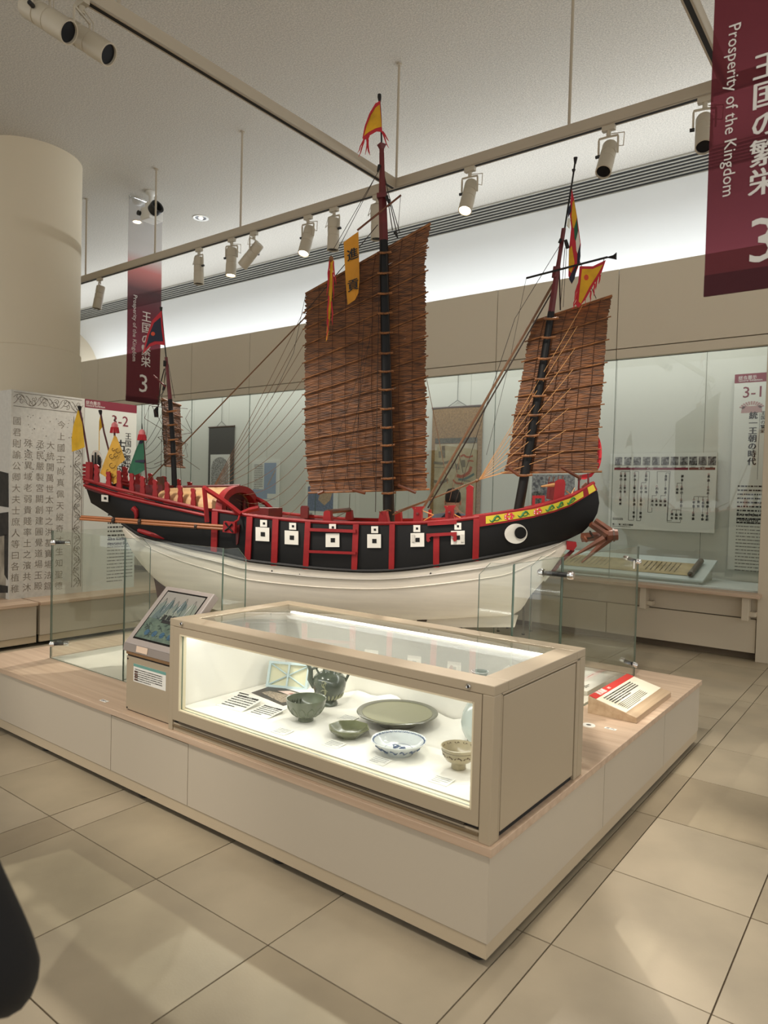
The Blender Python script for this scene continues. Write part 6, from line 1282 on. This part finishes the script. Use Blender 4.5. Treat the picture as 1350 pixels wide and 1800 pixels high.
rope([(254, 712, 0), (254, 770, .1)], .0012, ROPED); rope([(262, 712, 0), (256, 790, .1)], .0012, ROPED); rope([(286, 735, .02), (282, 850, .1)], .0016, ROPED); rope([(292, 740, .0), (292, 850, .05)], .0016, ROPED); rope([(317, 812, 0), (319, 862, .05)], .0014, ROPED)
cr = [(573, 902, .24), (590, 910, .1), (612, 898, -.2)]; rope(cr, .002, ROPE); rope([(730, 893, .25), (762, 905, .0), (745, 915, -.1)], .003, ROPEL); rope([(786, 890, .24), (800, 905, .1), (815, 913, .0)], .003, ROPEL); rope([(668, 900, .25), (682, 896, .1), (695, 901, -.1)], .004, ROPE); rope([(994, 862, .05), (1004, 870, .0), (1010, 858, -.05)], .003, ROPEL)
# ================================================================== PEOPLE
def skin_mesh(name, joints, edges, m, parent=None, sub=2, root=0, smooth=True):
    """joints: (x,y,z,rx,ry)"""
    me = bpy.data.meshes.new(name); me.from_pydata([j[:3] for j in joints], edges, []); o = bpy.data.objects.new(name, me); COL.objects.link(o)
    s_ = o.modifiers.new('skin', 'SKIN'); 
    if not me.skin_vertices: 
        bm = bmesh.new(); bm.from_mesh(me); bm.verts.layers.skin.verify(); bm.to_mesh(me); bm.free()
    for i, j in enumerate(joints):
        v_ = me.skin_vertices[0].data[i]; v_.radius = (j[3], j[4] if len(j) > 4 else j[3]); v_.use_root = (i == root)
    s_.use_smooth_shade = True
    u_ = o.modifiers.new('sub', 'SUBSURF'); u_.levels = sub; u_.render_levels = sub
    me.materials.append(m)
    if parent: o.parent = parent
    return o
def lump(prof, c, sx, sy, n=20):
    mb = MB().lathe(prof, n); return mb.xf(Matrix.Translation(c) @ Matrix.Diagonal((sx, sy, 1, 1)))
SKIN = mat('skin', (198, 150, 122), .5); HAIR = mat('dark_hair', (40, 30, 26), .6, var=.3, vscale=60)
def chain(*ids): return [(a_, b_) for a_, b_ in zip(ids, ids[1:])]
# visitor facing the showcase, seen from behind over the deck
SHIRT = mat('grey_blue_shirt', (142, 150, 166), .8, var=.1, vscale=14); TROU = mat('dark_trousers', (44, 44, 50), .8); STRAP = mat('navy_strap', (34, 38, 48), .7)
hp = atY(796, 880, 6.3)
vdir = V((hp.x, hp.y, 0)).normalized()
P = thing('person', 'man in grey-blue shirt with dark straps, seen from behind looking at a scroll', 'person', (hp.x, hp.y, 0), math.atan2(vdir.y, vdir.x)-math.pi/2)
hz = hp.z
# local: +y away from the viewer, +x to the viewer's right
J = [(0, 0, .80, .13, .10), (0, .0, .95, .14, .10), (0, .02, 1.12, .145, .10), (0, .03, hz-.19, .13, .085), (0, .06, hz-.10, .05, .05), (0, .09, hz-.01, .045, .05),
     (.16, .02, hz-.20, .055), (.23, .03, hz-.45, .045), (.20, .20, hz-.62, .036), (.17, .36, hz-.60, .03), (-.16, .02, hz-.20, .055), (-.23, .03, hz-.45, .045), (-.20, .2, hz-.62, .036), (-.17, .36, hz-.60, .03),
     (.085, 0, .72, .085), (.09, .01, .42, .06), (.09, -.02, .08, .04), (.09, .10, .04, .035), (-.085, 0, .72, .085), (-.09, .01, .42, .06), (-.09, -.02, .08, .04), (-.09, .10, .04, .035)]
body = skin_mesh('body', J, chain(0, 1, 2, 3, 4, 5)+chain(3, 6, 7, 8, 9)+chain(3, 10, 11, 12, 13)+chain(0, 14, 15, 16, 17)+chain(0, 18, 19, 20, 21), SKIN, P)
JS = [(0, 0, .84, .155, .12), (0, .0, .97, .155, .115), (0, .02, 1.12, .16, .115), (0, .03, hz-.19, .145, .10), (.17, .02, hz-.205, .075), (.235, .03, hz-.40, .062), (-.17, .02, hz-.205, .075), (-.235, .03, hz-.40, .062), (0, .045, hz-.125, .068, .06)]
skin_mesh('shirt', JS, chain(0, 1, 2, 3, 8)+chain(3, 4, 5)+chain(3, 6, 7), SHIRT, P)
JT = [(0, 0, .84, .15, .115), (.088, 0, .70, .10), (.092, .01, .42, .075), (.092, -.01, .07, .06), (-.088, 0, .70, .10), (-.092, .01, .42, .075), (-.092, -.01, .07, .06)]
skin_mesh('trousers', JT, chain(0, 1, 2, 3)+chain(0, 4, 5, 6), TROU, P)
hd = obj('head', lump([(0, -.125), (.045, -.12), (.062, -.085), (.072, -.03), (.078, .02), (.075, .07), (.055, .11), (0, .125)], (0, .11, hz-.005), 1.0, 1.15), SKIN, P, smooth=True)
hr = obj('hair', lump([(.070, -.02), (.083, .005), (.084, .04), (.078, .085), (.055, .122), (0, .137)], (0, .10, hz+.0), 1.0, 1.16), HAIR, P, smooth=True)
for sg in (-1, 1):
    obj('ear', lump([(0, -.032), (.012, -.026), (.015, 0), (.016, .02), (0, .032)], (sg*.082, .115, hz-.02), .6, 1.1), SKIN, P, smooth=True)
    obj('shoe', MB().hexa([(sg*.09-.045, -.08, 0), (sg*.09+.045, -.08, 0), (sg*.09+.04, .17, 0), (sg*.09-.04, .17, 0)], [(sg*.09-.04, -.07, .08), (sg*.09+.04, -.07, .08), (sg*.09+.03, .15, .045), (sg*.09-.03, .15, .045)]), BLACKP, P, bevel=.012)
    obj('strap', MB().tube([(sg*.04, -.055, hz-.14), (sg*.09, -.075, hz-.19), (sg*.115, -.10, hz-.30), (sg*.11, -.115, hz-.45)], [.03, .032, .032, .03], 8, flat=.5), STRAP, P, smooth=True)
    for k_ in range(4):
        x = sg*(.17-.02*(k_-1.5)*sg); obj('finger', MB().tube([(sg*.17+(k_-1.5)*.019, .38, hz-.60), (sg*.17+(k_-1.5)*.02, .43, hz-.605), (sg*.17+(k_-1.5)*.02, .46, hz-.625)], [.009, .0085, .006], 7), SKIN, P, smooth=True)
    obj('thumb', MB().tube([(sg*.145, .35, hz-.60), (sg*.12, .38, hz-.59), (sg*.115, .41, hz-.60)], [.011, .010, .007], 7), SKIN, P, smooth=True)
obj('mask_strap', MB().tube([(.0855, .10, hz-.01), (.082, .16, hz-.035), (.06, .21, hz-.06)], .002, 5), PAPER, P)
obj('face_mask', lump([(0, -.05), (.05, -.04), (.06, 0), (.05, .035), (0, .04)], (0, .155, hz-.06), 1.0, 1.0, 16), PAPER, P, smooth=True)
obj('nose', MB().tube([(0, .195, hz+.0), (0, .215, hz-.03)], [.008, .014], 8), SKIN, P, smooth=True)
for sg in (-1, 1): obj('eye', lump([(0, -.008), (.01, 0), (0, .008)], (sg*.03, .19, hz+.01), 1, .6, 10), INK, P, smooth=True)
obj('collar', lump([(.064, -.02), (.066, .012), (.058, .014)], (0, .055, hz-.115), 1.0, .95, 18), SHIRT, P, smooth=True)

# companion at the left edge of the picture: dark coat, only the elbow and coat show
COAT = mat('black_coat', (17, 16, 17), .85)
e_ = V(CAM + ray(48, 1735)*1.0); rt = V((_r[0], _r[1], 0)); fw = V((_f[0], _f[1], 0))
base = e_-rt*.47+fw*.02
Q = thing('person', 'companion in a black coat, only a dark sleeve showing at the lower left edge', 'person', (base.x, base.y, 0), YAW)
# local: +x toward the picture centre, +y away from the camera
ez = e_.z
J = [(0, 0, .80, .16, .12), (0, 0, 1.05, .16, .12), (0, 0, 1.28, .165, .11), (0, .0, 1.40, .13, .10), (0, .0, 1.49, .055), (.18, 0, 1.36, .07), (.30, -.01, ez+.26, .066), (.42, .0, ez+.0, .062), (.34, .17, ez-.14, .045), (.24, .25, ez-.13, .034),
     (-.18, 0, 1.36, .07), (-.25, -.01, 1.08, .06), (-.25, .06, .86, .045), (-.25, .09, .78, .034), (.09, 0, .74, .10), (.10, .0, .42, .075), (.10, -.02, .08, .05), (.10, .1, .04, .04), (-.09, 0, .74, .10), (-.10, 0, .42, .075), (-.10, -.02, .08, .05), (-.10, .1, .04, .04)]
skin_mesh('body', J, chain(0, 1, 2, 3, 4)+chain(3, 5, 6, 7, 8, 9)+chain(3, 10, 11, 12, 13)+chain(0, 14, 15, 16, 17)+chain(0, 18, 19, 20, 21), COAT, Q)
obj('head', lump([(0, -.125), (.045, -.12), (.062, -.085), (.072, -.03), (.078, .02), (.075, .07), (.055, .11), (0, .125)], (0, .03, 1.625), 1.0, 1.15), SKIN, Q, smooth=True); obj('hair', lump([(.079, -.06), (.085, .0), (.085, .04), (.08, .085), (.055, .122), (0, .137)], (0, .015, 1.63), 1.0, 1.16), HAIR, Q, smooth=True)
obj('nose', MB().tube([(0, .115, 1.63), (0, .135, 1.60)], [.008, .014], 8), SKIN, Q, smooth=True); obj('mouth', MB().tube([(-.022, .108, 1.565), (0, .112, 1.562), (.022, .108, 1.565)], .005, 6), mat('lips', (150, 84, 78), .5), Q)
for sg in (-1, 1):
    obj('eye', lump([(0, -.008), (.01, 0), (0, .008)], (sg*.03, .108, 1.64), 1, .6, 10), INK, Q, smooth=True); obj('ear', lump([(0, -.032), (.012, -.026), (.015, 0), (.016, .02), (0, .032)], (sg*.08, .03, 1.61), .6, 1.1), SKIN, Q, smooth=True)
    for k_ in range(4): bx_, by_, bz_ = ((.21, .28, ez-.13) if sg > 0 else (-.25, .10, .75)); obj('finger', MB().tube([(bx_+(0 if sg > 0 else (k_-1.5)*.018), by_, bz_+((k_-1.5)*.018 if sg > 0 else 0)), (bx_-.03*(sg > 0), by_+.04*(sg > 0), bz_+((k_-1.5)*.018 if sg > 0 else -.04)), (bx_-.055*(sg > 0), by_+.05*(sg > 0), bz_+((k_-1.5)*.018 if sg > 0 else -.075))], [.0095, .0085, .006], 7), SKIN, Q, smooth=True)
    obj('thumb', MB().tube([(.24, .27, ez-.09), (.21, .30, ez-.07), (.19, .32, ez-.06)] if sg > 0 else [(-.225, .1, .77), (-.215, .12, .73), (-.22, .13, .70)], [.011, .010, .007], 7), SKIN, Q, smooth=True)

# ================================================================== text to mesh
bpy.context.view_layer.update()
dg = bpy.context.evaluated_depsgraph_get()
for (o, M, m, parent, name, label) in TEXTS:
    me = bpy.data.meshes.new_from_object(o.evaluated_get(dg)); me.transform(M); me.materials.clear(); me.materials.append(m)
    n = bpy.data.objects.new(name, me); COL.objects.link(n)
    if parent: n.parent = parent
    if label: n['label'] = label
for (o, *_r_) in TEXTS:
    c = o.data; bpy.data.objects.remove(o); bpy.data.curves.remove(c)
